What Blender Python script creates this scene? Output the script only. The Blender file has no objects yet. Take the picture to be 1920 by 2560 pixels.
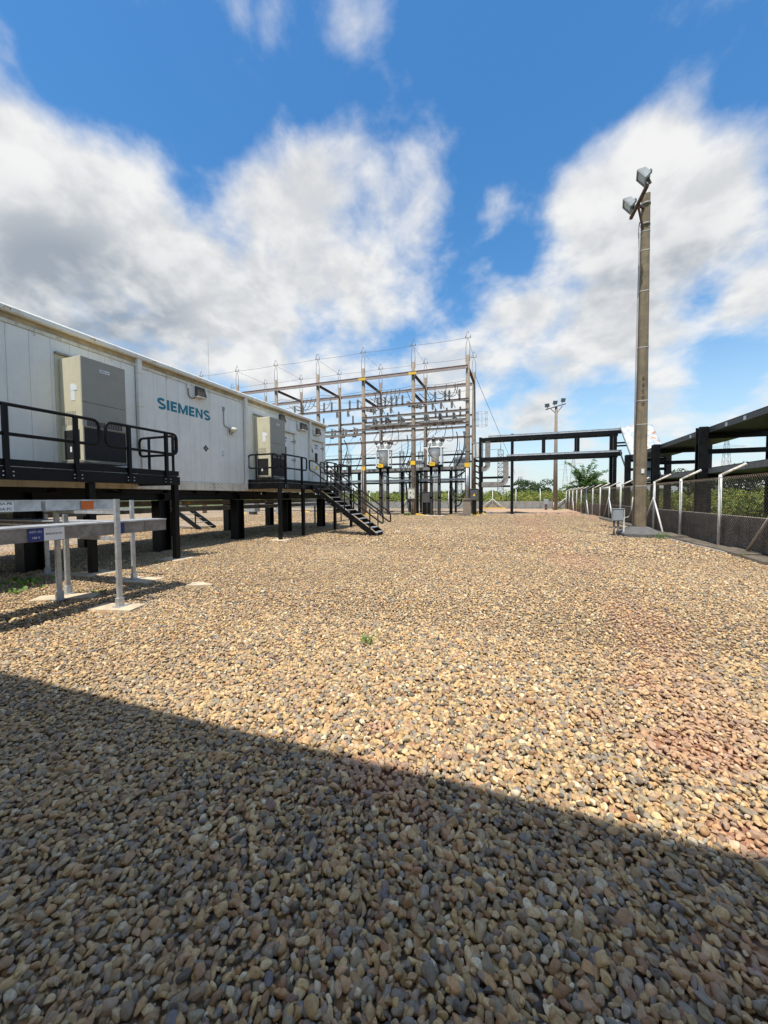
import bpy, math, random
import numpy as np
from mathutils import Vector, Matrix
random.seed(7); RNG = np.random.default_rng(11)
S = bpy.context.scene
C = S.collection
R_ = math.radians

# ------------------------------------------------------------------ camera
CAMR = Matrix(((0.94298245, -0.0067176, 0.33277467),
               (0.33277544, 0.03909109, -0.94219552),
               (-0.00667923, 0.99921307, 0.03909766)))
CH, FPX = 1.6, 940.0                      # camera height, focal length in photo pixels (1920 x 2560)
cd = bpy.data.cameras.new('camera'); cam = bpy.data.objects.new('camera', cd); C.objects.link(cam)
cd.sensor_fit = 'VERTICAL'; cd.sensor_height = 36.0; cd.lens = 36.0 * FPX / 2560.0
cd.clip_start = 0.05; cd.clip_end = 8000
cam.matrix_world = Matrix.Translation((0, 0, CH)) @ CAMR.to_4x4()
S.camera = cam
S.render.resolution_x = 768; S.render.resolution_y = 1024

def dirpx(x, y):                          # direction of a photo pixel
    return (CAMR @ Vector((x - 960, -(y - 1280), -FPX))).normalized()

# ------------------------------------------------------------------ light
S.cycles.max_bounces = 6; S.cycles.diffuse_bounces = 3; S.cycles.glossy_bounces = 3; S.cycles.transmission_bounces = 2; S.cycles.caustics_reflective = False
SUN_TRAVEL = Vector((0.03, 0.40, -1.0)).normalized()
sl = bpy.data.lights.new('sun', 'SUN'); sun = bpy.data.objects.new('sun', sl); C.objects.link(sun)
sl.energy = 4.3; sl.angle = R_(0.53); sl.color = (1.0, 0.955, 0.87)
sun.rotation_euler = SUN_TRAVEL.to_track_quat('-Z', 'Y').to_euler(); sun.location = (0, -20, 40)
S.view_settings.view_transform = 'Standard'; S.view_settings.look = 'None'
S.view_settings.gamma = 1.0; S.view_settings.exposure = 0.45; S.view_settings.use_curve_mapping = False

# ------------------------------------------------------------------ sky with clouds
W = bpy.data.worlds.new('World'); S.world = W; W.use_nodes = True
nt = W.node_tree; nt.nodes.clear()
def nd(t, typ, **k):
    n = t.nodes.new(typ)
    for a, v in k.items():
        if a.startswith('i_'): n.inputs[int(a[2:])].default_value = v
        else: setattr(n, a, v)
    return n
def mth(t, op, a, b=None, clamp=False):
    n = t.nodes.new('ShaderNodeMath'); n.operation = op; n.use_clamp = clamp
    for i, v in enumerate((a, b)):
        if v is None: continue
        if isinstance(v, (int, float)): n.inputs[i].default_value = v
        else: t.links.new(v, n.inputs[i])
    return n.outputs[0]
def mrange(t, v, a, b, c=0.0, d=1.0, smooth=True):
    n = t.nodes.new('ShaderNodeMapRange'); n.interpolation_type = 'SMOOTHSTEP' if smooth else 'LINEAR'
    if isinstance(v, (int, float)): n.inputs[0].default_value = v
    else: t.links.new(v, n.inputs[0])
    for i, q in enumerate((a, b, c, d)): n.inputs[1 + i].default_value = q
    return n.outputs[0]
def mixc(t, f, a, b):
    n = t.nodes.new('ShaderNodeMix'); n.data_type = 'RGBA'
    if isinstance(f, (int, float)): n.inputs[0].default_value = f
    else: t.links.new(f, n.inputs[0])
    for i, v in ((6, a), (7, b)):
        if isinstance(v, tuple): n.inputs[i].default_value = (*v[:3], 1)
        else: t.links.new(v, n.inputs[i])
    return n.outputs[2]
DK = 1.1573                               # list below is in pixels of a 1659-wide view
BLOBS = [  # x, y, radius px, amount
 (60,430,230,.30),(250,480,200,.26),(90,640,220,.30),(330,610,190,.28),(470,640,150,.24),(620,520,150,.24),
 (560,400,150,.13),(690,330,120,.20),(780,400,150,.14),(905,300,70,.10),(880,470,130,.12),(600,600,160,.20),(820,650,150,.17),
 (640,760,170,.2),(480,780,160,.18),(1430,280,130,.30),(1310,400,150,.28),(1450,430,200,.32),(1600,400,160,.28),
 (1240,500,110,.20),(1350,560,190,.26),(1230,680,170,.22),(1430,700,180,.26),(1610,650,110,.22),(1060,450,60,.10),
 (1090,660,110,.13),(1000,780,130,.14),(1180,880,120,.16),(1440,900,120,.16),(900,930,200,.12),(1620,870,120,.1),
 (790,50,120,.085),(580,110,150,.05),(60,70,90,.05),(1620,250,110,.06),(250,330,100,.10),
 (480,300,110,-.20),(1050,230,260,-.22),(620,190,220,-.10),(300,120,260,-.16),(1300,120,300,-.24),(1030,360,90,-.14),
 (1110,540,70,-.12),(960,540,70,-.08),(1530,640,60,-.14),(1560,790,110,-.2),(1110,800,70,-.1),(420,390,70,-.10),(1060,880,60,-.08),(230,215,140,-.10),
 (30,330,150,.16),(440,480,150,.16),(640,420,120,.12),(760,560,150,.13),(950,640,150,.12),(1000,900,200,.12),(1120,730,130,.10),(1640,520,120,.16),(1540,540,150,.16),(1250,760,110,.12),(20,560,160,.12),(1180,420,70,.10),(950,420,90,.08),(1620,720,90,.12),(1370,760,130,.12),
 (890,570,90,-.14),(1010,610,90,-.14),(770,470,70,-.10),(520,470,80,-.08),(1130,600,70,-.12),(870,720,90,-.10),(1290,850,90,-.10),(430,330,120,-.08)]
def cloud_nodes():
    t = nt
    tc = nd(t, 'ShaderNodeTexCoord'); nr = nd(t, 'ShaderNodeVectorMath', operation='NORMALIZE'); t.links.new(tc.outputs['Generated'], nr.inputs[0]); D = nr.outputs[0]
    sp = nd(t, 'ShaderNodeSeparateXYZ'); t.links.new(D, sp.inputs[0]); dz = sp.outputs[2]
    den = mth(t, 'ADD', mth(t, 'MULTIPLY', mth(t, 'MAXIMUM', dz, 0.0), 0.75), 0.40)
    cmb = nd(t, 'ShaderNodeCombineXYZ'); [t.links.new(den, cmb.inputs[i]) for i in range(3)]
    pv = nd(t, 'ShaderNodeVectorMath', operation='DIVIDE'); t.links.new(D, pv.inputs[0]); t.links.new(cmb.outputs[0], pv.inputs[1])
    def noise(off, sc, det, ro, dist):
        v = pv.outputs[0]
        if off: 
            a = nd(t, 'ShaderNodeVectorMath', operation='ADD'); t.links.new(v, a.inputs[0]); a.inputs[1].default_value = off; v = a.outputs[0]
        n = nd(t, 'ShaderNodeTexNoise'); n.inputs['Scale'].default_value = sc; n.inputs['Detail'].default_value = det; n.inputs['Roughness'].default_value = ro; n.inputs['Distortion'].default_value = dist
        t.links.new(v, n.inputs['Vector']); return n.outputs['Fac']
    n0 = mth(t, 'ADD', noise(None, CL_SC, 7, .55, .12), .05); n1 = mth(t, 'ADD', noise((0, -.03, .07), CL_SC, 4, .52, .12), .05)
    acc = None
    for bx_, by_, br, ba in BLOBS:
        c_ = dirpx(bx_*DK, by_*DK); e_ = dirpx((bx_+br)*DK, by_*DK); rad = max(.05, (c_-e_).length)*1.2
        v = nd(t, 'ShaderNodeVectorMath', operation='DISTANCE'); t.links.new(D, v.inputs[0]); v.inputs[1].default_value = c_
        q = mrange(t, v.outputs['Value'], rad, 0.0, 0.0, ba*.93); acc = q if acc is None else mth(t, 'ADD', acc, q)
    gs = None
    for bx_, by_, br, ba in GREYS:
        c_ = dirpx(bx_*DK, by_*DK); e_ = dirpx((bx_+br)*DK, by_*DK); rad = max(.05, (c_-e_).length)*1.2
        v = nd(t, 'ShaderNodeVectorMath', operation='DISTANCE'); t.links.new(D, v.inputs[0]); v.inputs[1].default_value = c_
        q = mrange(t, v.outputs['Value'], rad, 0.0, 0.0, ba); gs = q if gs is None else mth(t, 'ADD', gs, q)
    field = mth(t, 'ADD', n0, acc)
    cover = mrange(t, field, CL_LO, CL_HI)
    thick = mrange(t, field, .52, .85)
    under = mrange(t, mth(t, 'SUBTRACT', n1, n0), -.16, .16)
    shade = mth(t, 'ADD', mth(t, 'MULTIPLY', thick, mth(t, 'MULTIPLY', under, .42)), mth(t, 'MULTIPLY', gs, mrange(t, n1, .3, .72, .45, 1.5)), clamp=True)
    sky = nd(t, 'ShaderNodeTexSky', sky_type='NISHITA'); sky.sun_disc = False
    sky.sun_elevation = R_(68); sky.sun_rotation = R_(180); sky.altitude = 0; sky.air_density = 1.25; sky.dust_density = .6; sky.ozone_density = 1.6
    k = 1/SKY_STR
    ccol = mixc(t, shade, (.69*k, .685*k, .67*k), (.27*k, .30*k, .335*k))
    hz = mrange(t, dz, .45, -.02, 0.0, .7)
    hsv = nd(t, 'ShaderNodeHueSaturation'); hsv.inputs['Saturation'].default_value = 1.36; hsv.inputs['Value'].default_value = 1.12; t.links.new(sky.outputs[0], hsv.inputs['Color'])
    skyh = mixc(t, hz, hsv.outputs[0], (.42*k, .56*k, .69*k))
    bgc = mixc(t, mth(t, 'MULTIPLY', cover, .95), skyh, ccol)
    bg = nd(t, 'ShaderNodeBackground'); bg.inputs['Strength'].default_value = SKY_STR; t.links.new(bgc, bg.inputs[0])
    wo = nd(t, 'ShaderNodeOutputWorld'); t.links.new(bg.outputs[0], wo.inputs[0])
SKY_STR = 0.12; CL_SC = 5.2; CL_LO, CL_HI = .475, .86
GREYS = [(150,690,260,.32),(260,620,190,.2),(330,720,180,.2),(60,560,170,.16),(1350,610,170,.3),(1500,560,140,.25),(560,640,110,.2),(1200,960,300,.15)]   # shaded cloud bases
cloud_nodes()
W.cycles.sampling_method = 'MANUAL'; W.cycles.sample_map_resolution = 512

# ------------------------------------------------------------------ materials
MATS = {}
def mat(name, col, rough=.6, metal=0.0, var=.12, vs=4.0, bump=0.0, bs=60.0, dirt=None, dirt_amt=.5, dirt_scale=1.2, streak=False, spec=.5):
    if name in MATS: return MATS[name]
    m = bpy.data.materials.new(name); m.use_nodes = True; t = m.node_tree
    b = t.nodes['Principled BSDF']; b.inputs['Roughness'].default_value = rough; b.inputs['Metallic'].default_value = metal
    b.inputs['Specular IOR Level'].default_value = spec
    ge = nd(t, 'ShaderNodeNewGeometry'); pos = ge.outputs['Position']
    n = nd(t, 'ShaderNodeTexNoise'); n.inputs['Scale'].default_value = vs; n.inputs['Detail'].default_value = 6; n.inputs['Roughness'].default_value = .65
    t.links.new(pos, n.inputs['Vector'])
    lo = tuple(max(0, c * (1 - var * 1.6)) for c in col); hi = tuple(min(1, c * (1 + var * 1.4)) for c in col)
    c = mixc(t, mrange(t, n.outputs['Fac'], .3, .7), lo, hi)
    if dirt is not None:
        mp = nd(t, 'ShaderNodeMapping'); t.links.new(pos, mp.inputs[0])
        mp.inputs['Scale'].default_value = (5, 5, .35) if streak else (1, 1, 1)
        n2 = nd(t, 'ShaderNodeTexNoise'); n2.inputs['Scale'].default_value = dirt_scale; n2.inputs['Detail'].default_value = 8; n2.inputs['Roughness'].default_value = .7
        t.links.new(mp.outputs[0], n2.inputs['Vector'])
        f = mth(t, 'MULTIPLY', mrange(t, n2.outputs['Fac'], .45, .75), dirt_amt)
        c = mixc(t, f, c, dirt)
    t.links.new(c, b.inputs['Base Color'])
    rr = mrange(t, n.outputs['Fac'], .25, .75, max(.03, rough - .1), min(1, rough + .12)); t.links.new(rr, b.inputs['Roughness'])
    if bump:
        n3 = nd(t, 'ShaderNodeTexNoise'); n3.inputs['Scale'].default_value = bs; n3.inputs['Detail'].default_value = 5
        t.links.new(pos, n3.inputs['Vector'])
        bp = nd(t, 'ShaderNodeBump'); bp.inputs['Strength'].default_value = bump; bp.inputs['Distance'].default_value = .02
        t.links.new(n3.outputs['Fac'], bp.inputs['Height']); t.links.new(bp.outputs[0], b.inputs['Normal'])
    MATS[name] = m; return m
WHITE = mat('panel_white', (.79, .755, .675), .45, 0, .04, 1.5, .04, 8, (.50, .45, .35), .3, .9, True)
CREAM = mat('trim_cream', (.72, .665, .53), .5, 0, .06, 2, .05, 20, (.33, .22, .09), .65, 1.3, True)
FASCIA = mat('fascia_white', (.76, .73, .65), .5, 0, .05, 2, .04, 10, (.42, .33, .19), .45, 1.5, True)
STAIN = mat('stained_gutter', (.42, .31, .16), .6, 0, .2, 3, .05, 20)
BLACK = mat('black_paint', (.006, .006, .0065), .42, 0, .25, 5, .05, 40, (.018, .015, .013), .4, 2.0, False, .2)
GALV = mat('galvanised_steel', (.52, .54, .55), .42, .45, .12, 9, .05, 30, (.30, .30, .29), .6, 2.5)
GALVD = mat('weathered_galvanised', (.26, .24, .215), .65, .15, .2, 8, .08, 30, (.16, .13, .10), .7, 2.5)
RUST = mat('rusty_steel', (.10, .055, .04), .75, .1, .3, 10)
POLE = mat('aged_concrete_pole', (.20, .155, .095), .9, 0, .16, 3, .25, 50, (.06, .05, .038), .8, .8, True)
POST = mat('gantry_concrete', (.25, .20, .15), .9, 0, .12, 3, .2, 40, (.17, .13, .10), .7, 1.0, True)
WALL = mat('grey_wall_concrete', (.33, .33, .31), .9, 0, .12, 2, .2, 40, (.16, .13, .10), .6, .8, True)
DWALL = mat('stained_wall_concrete', (.36, .305, .245), .92, 0, .18, 3, .25, 40, (.10, .085, .065), .7, .9, True)
LEDGE = mat('kerb_concrete', (.13, .105, .075), .92, 0, .25, 4, .35, 40, (.05, .042, .032), .7, 1.5)
PLATE = mat('concrete_pad', (.55, .45, .31), .9, 0, .12, 6, .2, 60, (.32, .22, .14), .5, 5)
WPIPE = mat('white_painted_pipe', (.66, .66, .62), .45, 0, .08, 6, 0, 20, (.30, .17, .08), .5, 4)
RPIPE = mat('rusty_white_pipe', (.62, .55, .46), .6, 0, .2, 8, .1, 50, (.28, .12, .04), .8, 6)
ACB = mat('beige_paint', (.60, .55, .38), .45, 0, .04, 3, .02, 20, (.35, .30, .20), .3, 1.2, True)
ACB_SHADE = mat('beige_paint_shaded', (.31, .28, .225), .5, 0, .04, 3)  # casing beige again, with the shade of the front face put into the colour
GRILL = mat('dark_grille', (.013, .011, .011), .6, 0, .3, 20)
BRON = mat('bronze_lamp', (.10, .085, .065), .5, .3, .15, 10)
GLASSY = mat('lamp_glass', (.25, .27, .28), .12, 0, .1, 10)
TEAL = mat('teal_lettering', (.0, .17, .24), .5, 0, .04, 6)
INK = mat('black_ink', (.012, .012, .014), .6, 0, 0.05)
INKW = mat('white_ink', (.75, .75, .75), .6, 0, 0.05)
BLUE = mat('blue_label', (.012, .03, .16), .5, 0, .05)
ORANGE = mat('orange_label', (.66, .13, .015), .5, 0, .08)
YEL = mat('yellow_label', (.80, .48, .02), .5, 0, .06)
YELC = mat('yellow_painted_concrete', (.70, .44, .05), .7, 0, .12, 4, .1, 40, (.35, .25, .12), .5, 4)
LABW = mat('white_label', (.74, .75, .74), .5, 0, .03)
BEAMW = mat('dull_beam_web', (.30, .25, .225), .7, .1, .15, 6)
LGREY = mat('light_grey_enamel', (.70, .71, .68), .4, 0, .06, 4, 0, 20, (.35, .33, .28), .4, 2, True)
MGREY = mat('grey_enamel', (.30, .315, .31), .5, .1, .08, 4)
DGREY = mat('dark_cabinet', (.085, .085, .08), .5, .1, .12, 5)
PORC = mat('brown_insulator', (.10, .08, .07), .3, 0, .1, 10)
GINS = mat('grey_insulator', (.20, .20, .195), .4, 0, .1, 10)
CABLE = mat('black_cable', (.016, .016, .018), .55, 0, .1)
WIRE = mat('line_wire', (.16, .17, .18), .5, .5, .1)
MESHW = mat('chain_link_wire', (.20, .16, .115), .6, .3, .2, 6)
PVC = mat('pvc_conduit', (.42, .38, .33), .6, 0, .1, 6)
BOXG = mat('grey_box', (.30, .33, .34), .45, .1, .06, 5)
FOOT = mat('footing_concrete', (.12, .115, .11), .9, 0, .15, 5, .25, 50)
LATT = mat('lattice_steel', (.28, .29, .29), .6, .2, .1)
BRICKR = mat('red_dirt', (.30, .185, .115), .95, 0, .25, 3, .4, 20)

# foil sheet with orange stains
FOIL = mat('foil_sheet', (.50, .53, .54), .42, .3, .14, 3, .9, 4)
t = FOIL.node_tree; b = t.nodes['Principled BSDF']; src = b.inputs['Base Color'].links[0].from_socket
ge = nd(t, 'ShaderNodeNewGeometry'); nz = nd(t, 'ShaderNodeTexNoise'); nz.inputs['Scale'].default_value = 2.2; nz.inputs['Detail'].default_value = 4
t.links.new(ge.outputs['Position'], nz.inputs['Vector'])
t.links.new(mixc(t, mrange(t, nz.outputs['Fac'], .625, .645), src, (.55, .19, .04)), b.inputs['Base Color'])

# ------------------------------------------------------------------ mesh helpers
class MB:
    def __init__(s): s.v = []; s.f = []; s.sm = []
    def _add(s, vs, fs, smooth=False):
        o = len(s.v); s.v += [tuple(p) for p in vs]
        s.f += [tuple(i + o for i in f) for f in fs]; s.sm += [smooth] * len(fs); return s
    def box(s, x0, x1, y0, y1, z0, z1):
        return s.hexa([(x0,y0,z0),(x1,y0,z0),(x1,y1,z0),(x0,y1,z0),(x0,y0,z1),(x1,y0,z1),(x1,y1,z1),(x0,y1,z1)])
    def hexa(s, p):
        return s._add(p, [(0,3,2,1),(4,5,6,7),(0,1,5,4),(1,2,6,5),(2,3,7,6),(3,0,4,7)])
    def bbox(s, x0, x1, y0, y1, z0, z1, b=.006):   # box with chamfered edges
        def ring(z, d): return [(x0+d,y0,z),(x1-d,y0,z),(x1,y0+d,z),(x1,y1-d,z),(x1-d,y1,z),(x0+d,y1,z),(x0,y1-d,z),(x0,y0+d,z)]
        def ins(z, d): return [(min(max(px,x0+d),x1-d),min(max(py,y0+d),y1-d),z) for px,py,_ in ring(z,2*d)]
        rs = [ins(z0,b), ring(z0+b,b), ring(z1-b,b), ins(z1,b)]
        vs = sum(rs, []); fs = [tuple(range(7,-1,-1)), tuple(range(24,32))]
        for k in range(3):
            for i in range(8): j = (i+1) % 8; fs.append((k*8+i, k*8+j, k*8+8+j, k*8+8+i))
        return s._add(vs, fs)
    def bar(s, a, b, w, h=None, up=(0,0,1)):
        a, b = Vector(a), Vector(b); h = h or w; d = (b-a).normalized(); u = Vector(up)
        if abs(d.dot(u)) > .95: u = Vector((0,1,0))
        r = d.cross(u).normalized(); u = r.cross(d).normalized()
        c = [(-w/2,-h/2),(w/2,-h/2),(w/2,h/2),(-w/2,h/2)]
        return s.hexa([a + r*x + u*y for x,y in c] + [b + r*x + u*y for x,y in c])
    def ibeam(s, a, b, w, h, t=.02, up=(0,0,1)):
        a, b = Vector(a), Vector(b); d = (b-a).normalized(); u = Vector(up)
        if abs(d.dot(u)) > .95: u = Vector((0,1,0))
        r = d.cross(u).normalized(); u = r.cross(d).normalized()
        s.bar(a+u*(h/2-t/2), b+u*(h/2-t/2), w, t, up); s.bar(a-u*(h/2-t/2), b-u*(h/2-t/2), w, t, up)
        return s.bar(a, b, t, h-2*t-.002, up)
    def tube(s, pts, r, n=8, cap=True, closed=False):
        pts = [Vector(p) for p in pts]; m = len(pts); rs = r if isinstance(r, (list, tuple)) else [r]*m
        vs = []; prev = None
        for i, p in enumerate(pts):
            d = (pts[(i+1) % m] - pts[i-1]) if closed else (pts[min(i+1,m-1)] - pts[max(i-1,0)])
            d = d.normalized() if d.length > 1e-9 else Vector((0,0,1))
            if prev is None:
                u = Vector((0,0,1)) if abs(d.z) < .9 else Vector((1,0,0)); prev = (u - d*u.dot(d)).normalized()
            else:
                q = prev - d*prev.dot(d); prev = q.normalized() if q.length > 1e-6 else prev
            w = d.cross(prev)
            for k in range(n):
                a = 2*math.pi*k/n; vs.append(p + (prev*math.cos(a) + w*math.sin(a))*rs[i])
        fs = []
        for i in range(m if closed else m-1):
            j = (i+1) % m
            for k in range(n): l = (k+1) % n; fs.append((i*n+k, i*n+l, j*n+l, j*n+k))
        s._add(vs, fs, n > 4)
        if cap and not closed:
            o = len(s.v) - m*n
            s.f += [tuple(o+k for k in range(n-1,-1,-1)), tuple(o+(m-1)*n+k for k in range(n))]; s.sm += [False, False]
        return s
    def lathe(s, base, prof, n=12, axis=(0,0,1)):
        base = Vector(base); ax = Vector(axis).normalized()
        return s.tube_profile([(base + ax*z, r) for z, r in prof], ax, n)
    def tube_profile(s, rings, ax, n):
        u = Vector((1,0,0)) if abs(ax.x) < .9 else Vector((0,1,0)); u = (u - ax*u.dot(ax)).normalized(); w = ax.cross(u)
        vs = []; fs = []
        for p, r in rings:
            for k in range(n): a = 2*math.pi*k/n; vs.append(p + (u*math.cos(a) + w*math.sin(a))*max(r, .0005))
        m = len(rings)
        for i in range(m-1):
            for k in range(n): l = (k+1) % n; fs.append((i*n+k, i*n+l, (i+1)*n+l, (i+1)*n+k))
        fs += [tuple(range(n-1,-1,-1)), tuple((m-1)*n+k for k in range(n))]
        return s._add(vs, fs, n > 6)
    def quad(s, a, b, c, d): return s._add([a,b,c,d], [(0,1,2,3)])
    def mesh(s, name, m, off=Vector((0,0,0))):
        me = bpy.data.meshes.new(name); me.from_pydata([(p[0]-off.x, p[1]-off.y, p[2]-off.z) for p in s.v], [], s.f)
        me.polygons.foreach_set('use_smooth', s.sm); me.materials.append(m); me.update(); return me
    def build(s, name, m, parent=None, **k):
        if parent is None:
            a = np.array([tuple(p) for p in s.v]); off = Vector(((a[:,0].min()+a[:,0].max())/2, (a[:,1].min()+a[:,1].max())/2, a[:,2].min()))
        else:
            r = parent
            while r.parent: r = r.parent
            off = r.location.copy()
        o = bpy.data.objects.new(name, s.mesh(name, m, off)); C.objects.link(o)
        if parent: o.parent = parent
        else: o.location = off
        if k: tag(o, **k)
        return o
def tag(o, label=None, cat=None, group=None, kind=None):
    if label: o['label'] = label
    if cat: o['category'] = cat
    if group: o['group'] = group
    if kind: o['kind'] = kind
    return o
def thing(name, label, cat, loc, group=None):
    o = bpy.data.objects.new(name, None); o.empty_display_size = .2; C.objects.link(o); o.location = loc
    return tag(o, label, cat, group)
def struct(mb, name, m): return mb.build(name, m, kind='structure')
def copy_tree(o, delta, parent=None, label=None):
    c = o.copy(); C.objects.link(c)
    if parent is None: c.location = o.location + Vector(delta)
    else: c.parent = parent
    if label: c['label'] = label
    for ch in list(o.children): copy_tree(ch, delta, c)
    return c
def arcpts(pts, r=.12, n=5, closed=False):      # polyline with rounded corners
    pts = [Vector(p) for p in pts]; m = len(pts); out = []
    for i, p in enumerate(pts):
        if not closed and i in (0, m-1): out.append(p); continue
        a = (pts[i-1]-p); b = (pts[(i+1) % m]-p); q = min(r, a.length*.45, b.length*.45); a.normalize(); b.normalize()
        A, B = p + a*q, p + b*q
        for k in range(n+1):
            t_ = k/n; out.append(A*(1-t_)**2 + p*2*t_*(1-t_) + B*t_**2)
    return out
def sag(a, b, s, n=10, side=(0,0,0)):
    a, b = Vector(a), Vector(b); o = []
    for k in range(n+1):
        t_ = k/n; q = a.lerp(b, t_); w = 4*t_*(1-t_); o.append(q + Vector((side[0]*w, side[1]*w, side[2]*w - s*w)))
    return o
def text(body, size, face, pos, m, parent, name='lettering', width=None, bold=0.0, ext=.002, align='CENTER'):
    """flat raised lettering; face '+X' or '-Y' tells which way it looks"""
    cu = bpy.data.curves.new(name, 'FONT'); cu.body = body; cu.size = size; cu.align_x = align; cu.align_y = 'CENTER'
    cu.offset = bold; cu.extrude = ext; cu.resolution_u = 3
    ob = bpy.data.objects.new(name, cu); C.objects.link(ob)
    dg = bpy.context.evaluated_depsgraph_get(); dg.update()
    me = bpy.data.meshes.new_from_object(ob.evaluated_get(dg)); bpy.data.objects.remove(ob); bpy.data.curves.remove(cu)
    n = len(me.vertices); co = np.empty(n*3); me.vertices.foreach_get('co', co); co = co.reshape(-1,3)
    if width and n: co[:,0] *= width / max(1e-6, co[:,0].max()-co[:,0].min())
    if face == '+X': w = np.stack([co[:,2], co[:,0], co[:,1]], 1)
    else: w = np.stack([co[:,0], -co[:,2], co[:,1]], 1)
    r = parent
    while r.parent: r = r.parent
    w += np.array(pos) - np.array(r.location)
    me.vertices.foreach_set('co', w.ravel()); me.materials.clear(); me.materials.append(m); me.update()
    o = bpy.data.objects.new(name, me); C.objects.link(o); o.parent = parent; return o

# ================================================================== GROUND
PATCH = [  # x, y, radius x, radius y, strength : places where red earth shows through the stones
 (-.88,2.36,.10,.10,1),(-.72,1.93,.30,.17,1),(-.45,1.74,.16,.07,.9),(-.35,2.22,.12,.06,.5),(1.02,3.66,.22,.22,.8),(1.05,2.78,.35,.25,1),(1.3,3.1,.35,.2,.8),(1.05,2.13,.25,.12,1),
 (1.25,3.5,.45,1.1,.5),(1.5,5.6,.5,1.5,.45),(.55,3.0,.14,.1,.6),(1.42,4.5,.3,.3,.55),(.2,2.9,.1,.08,.5),(.9,1.55,.25,.12,.9),(.55,1.45,.12,.06,.6),(1.2,1.75,.2,.1,.8),(1.35,10.2,.7,1.6,.6),(.9,16,.9,4,.55),(.8,25,1.1,6,.5),(-.3,4.9,.12,.12,.5)]
g2 = bpy.data.node_groups.new('earth_mask', 'ShaderNodeTree')
g2.interface.new_socket('F', in_out='OUTPUT', socket_type='NodeSocketFloat')
go2 = nd(g2, 'NodeGroupOutput'); ge = nd(g2, 'ShaderNodeNewGeometry')
nz = nd(g2, 'ShaderNodeTexNoise'); nz.inputs['Scale'].default_value = 3.0; nz.inputs['Detail'].default_value = 5; nz.inputs['Roughness'].default_value = .7
g2.links.new(ge.outputs['Position'], nz.inputs['Vector'])
acc = None
for (x, y, rx, ry, a) in PATCH:
    s1 = nd(g2, 'ShaderNodeVectorMath', operation='SUBTRACT'); g2.links.new(ge.outputs['Position'], s1.inputs[0]); s1.inputs[1].default_value = (x, y, 0)
    s2 = nd(g2, 'ShaderNodeVectorMath', operation='MULTIPLY'); g2.links.new(s1.outputs[0], s2.inputs[0]); s2.inputs[1].default_value = (1/rx, 1/ry, 0)
    s3 = nd(g2, 'ShaderNodeVectorMath', operation='LENGTH'); g2.links.new(s2.outputs[0], s3.inputs[0])
    w = mrange(g2, mth(g2, 'ADD', s3.outputs['Value'], mth(g2, 'MULTIPLY', nz.outputs['Fac'], 1.6)), 2.1, 1.2, 0, a)
    acc = w if acc is None else mth(g2, 'MAXIMUM', acc, w)
g2.links.new(acc, go2.inputs[0])

RAMP = [(0,(.33,.235,.125)),(.08,(.46,.32,.165)),(.16,(.55,.40,.215)),(.23,(.21,.185,.15)),(.30,(.40,.255,.13)),(.37,(.60,.455,.265)),(.43,(.125,.11,.095)),
        (.49,(.50,.305,.155)),(.55,(.245,.225,.19)),(.61,(.27,.155,.08)),(.66,(.47,.35,.195)),(.71,(.065,.06,.057)),(.76,(.36,.30,.195)),(.81,(.17,.165,.155)),(.86,(.52,.34,.20)),(.90,(.30,.17,.10)),(.94,(.145,.135,.14)),(.975,(.62,.52,.36))]
RAMP = [(p, (c[0]*1.20, c[1]*1.19, c[2]*1.16)) for p, c in RAMP]
def stone_ramp(t, fac):
    r = nd(t, 'ShaderNodeValToRGB'); r.color_ramp.interpolation = 'LINEAR'; e = r.color_ramp.elements
    e[0].position, e[0].color = 0, (*RAMP[0][1], 1); e[1].position, e[1].color = .975, (*RAMP[-1][1], 1)
    for p, c in RAMP[1:-1]: q = e.new(p); q.color = (*c, 1)
    t.links.new(fac, r.inputs[0]); return r.outputs[0]

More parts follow.
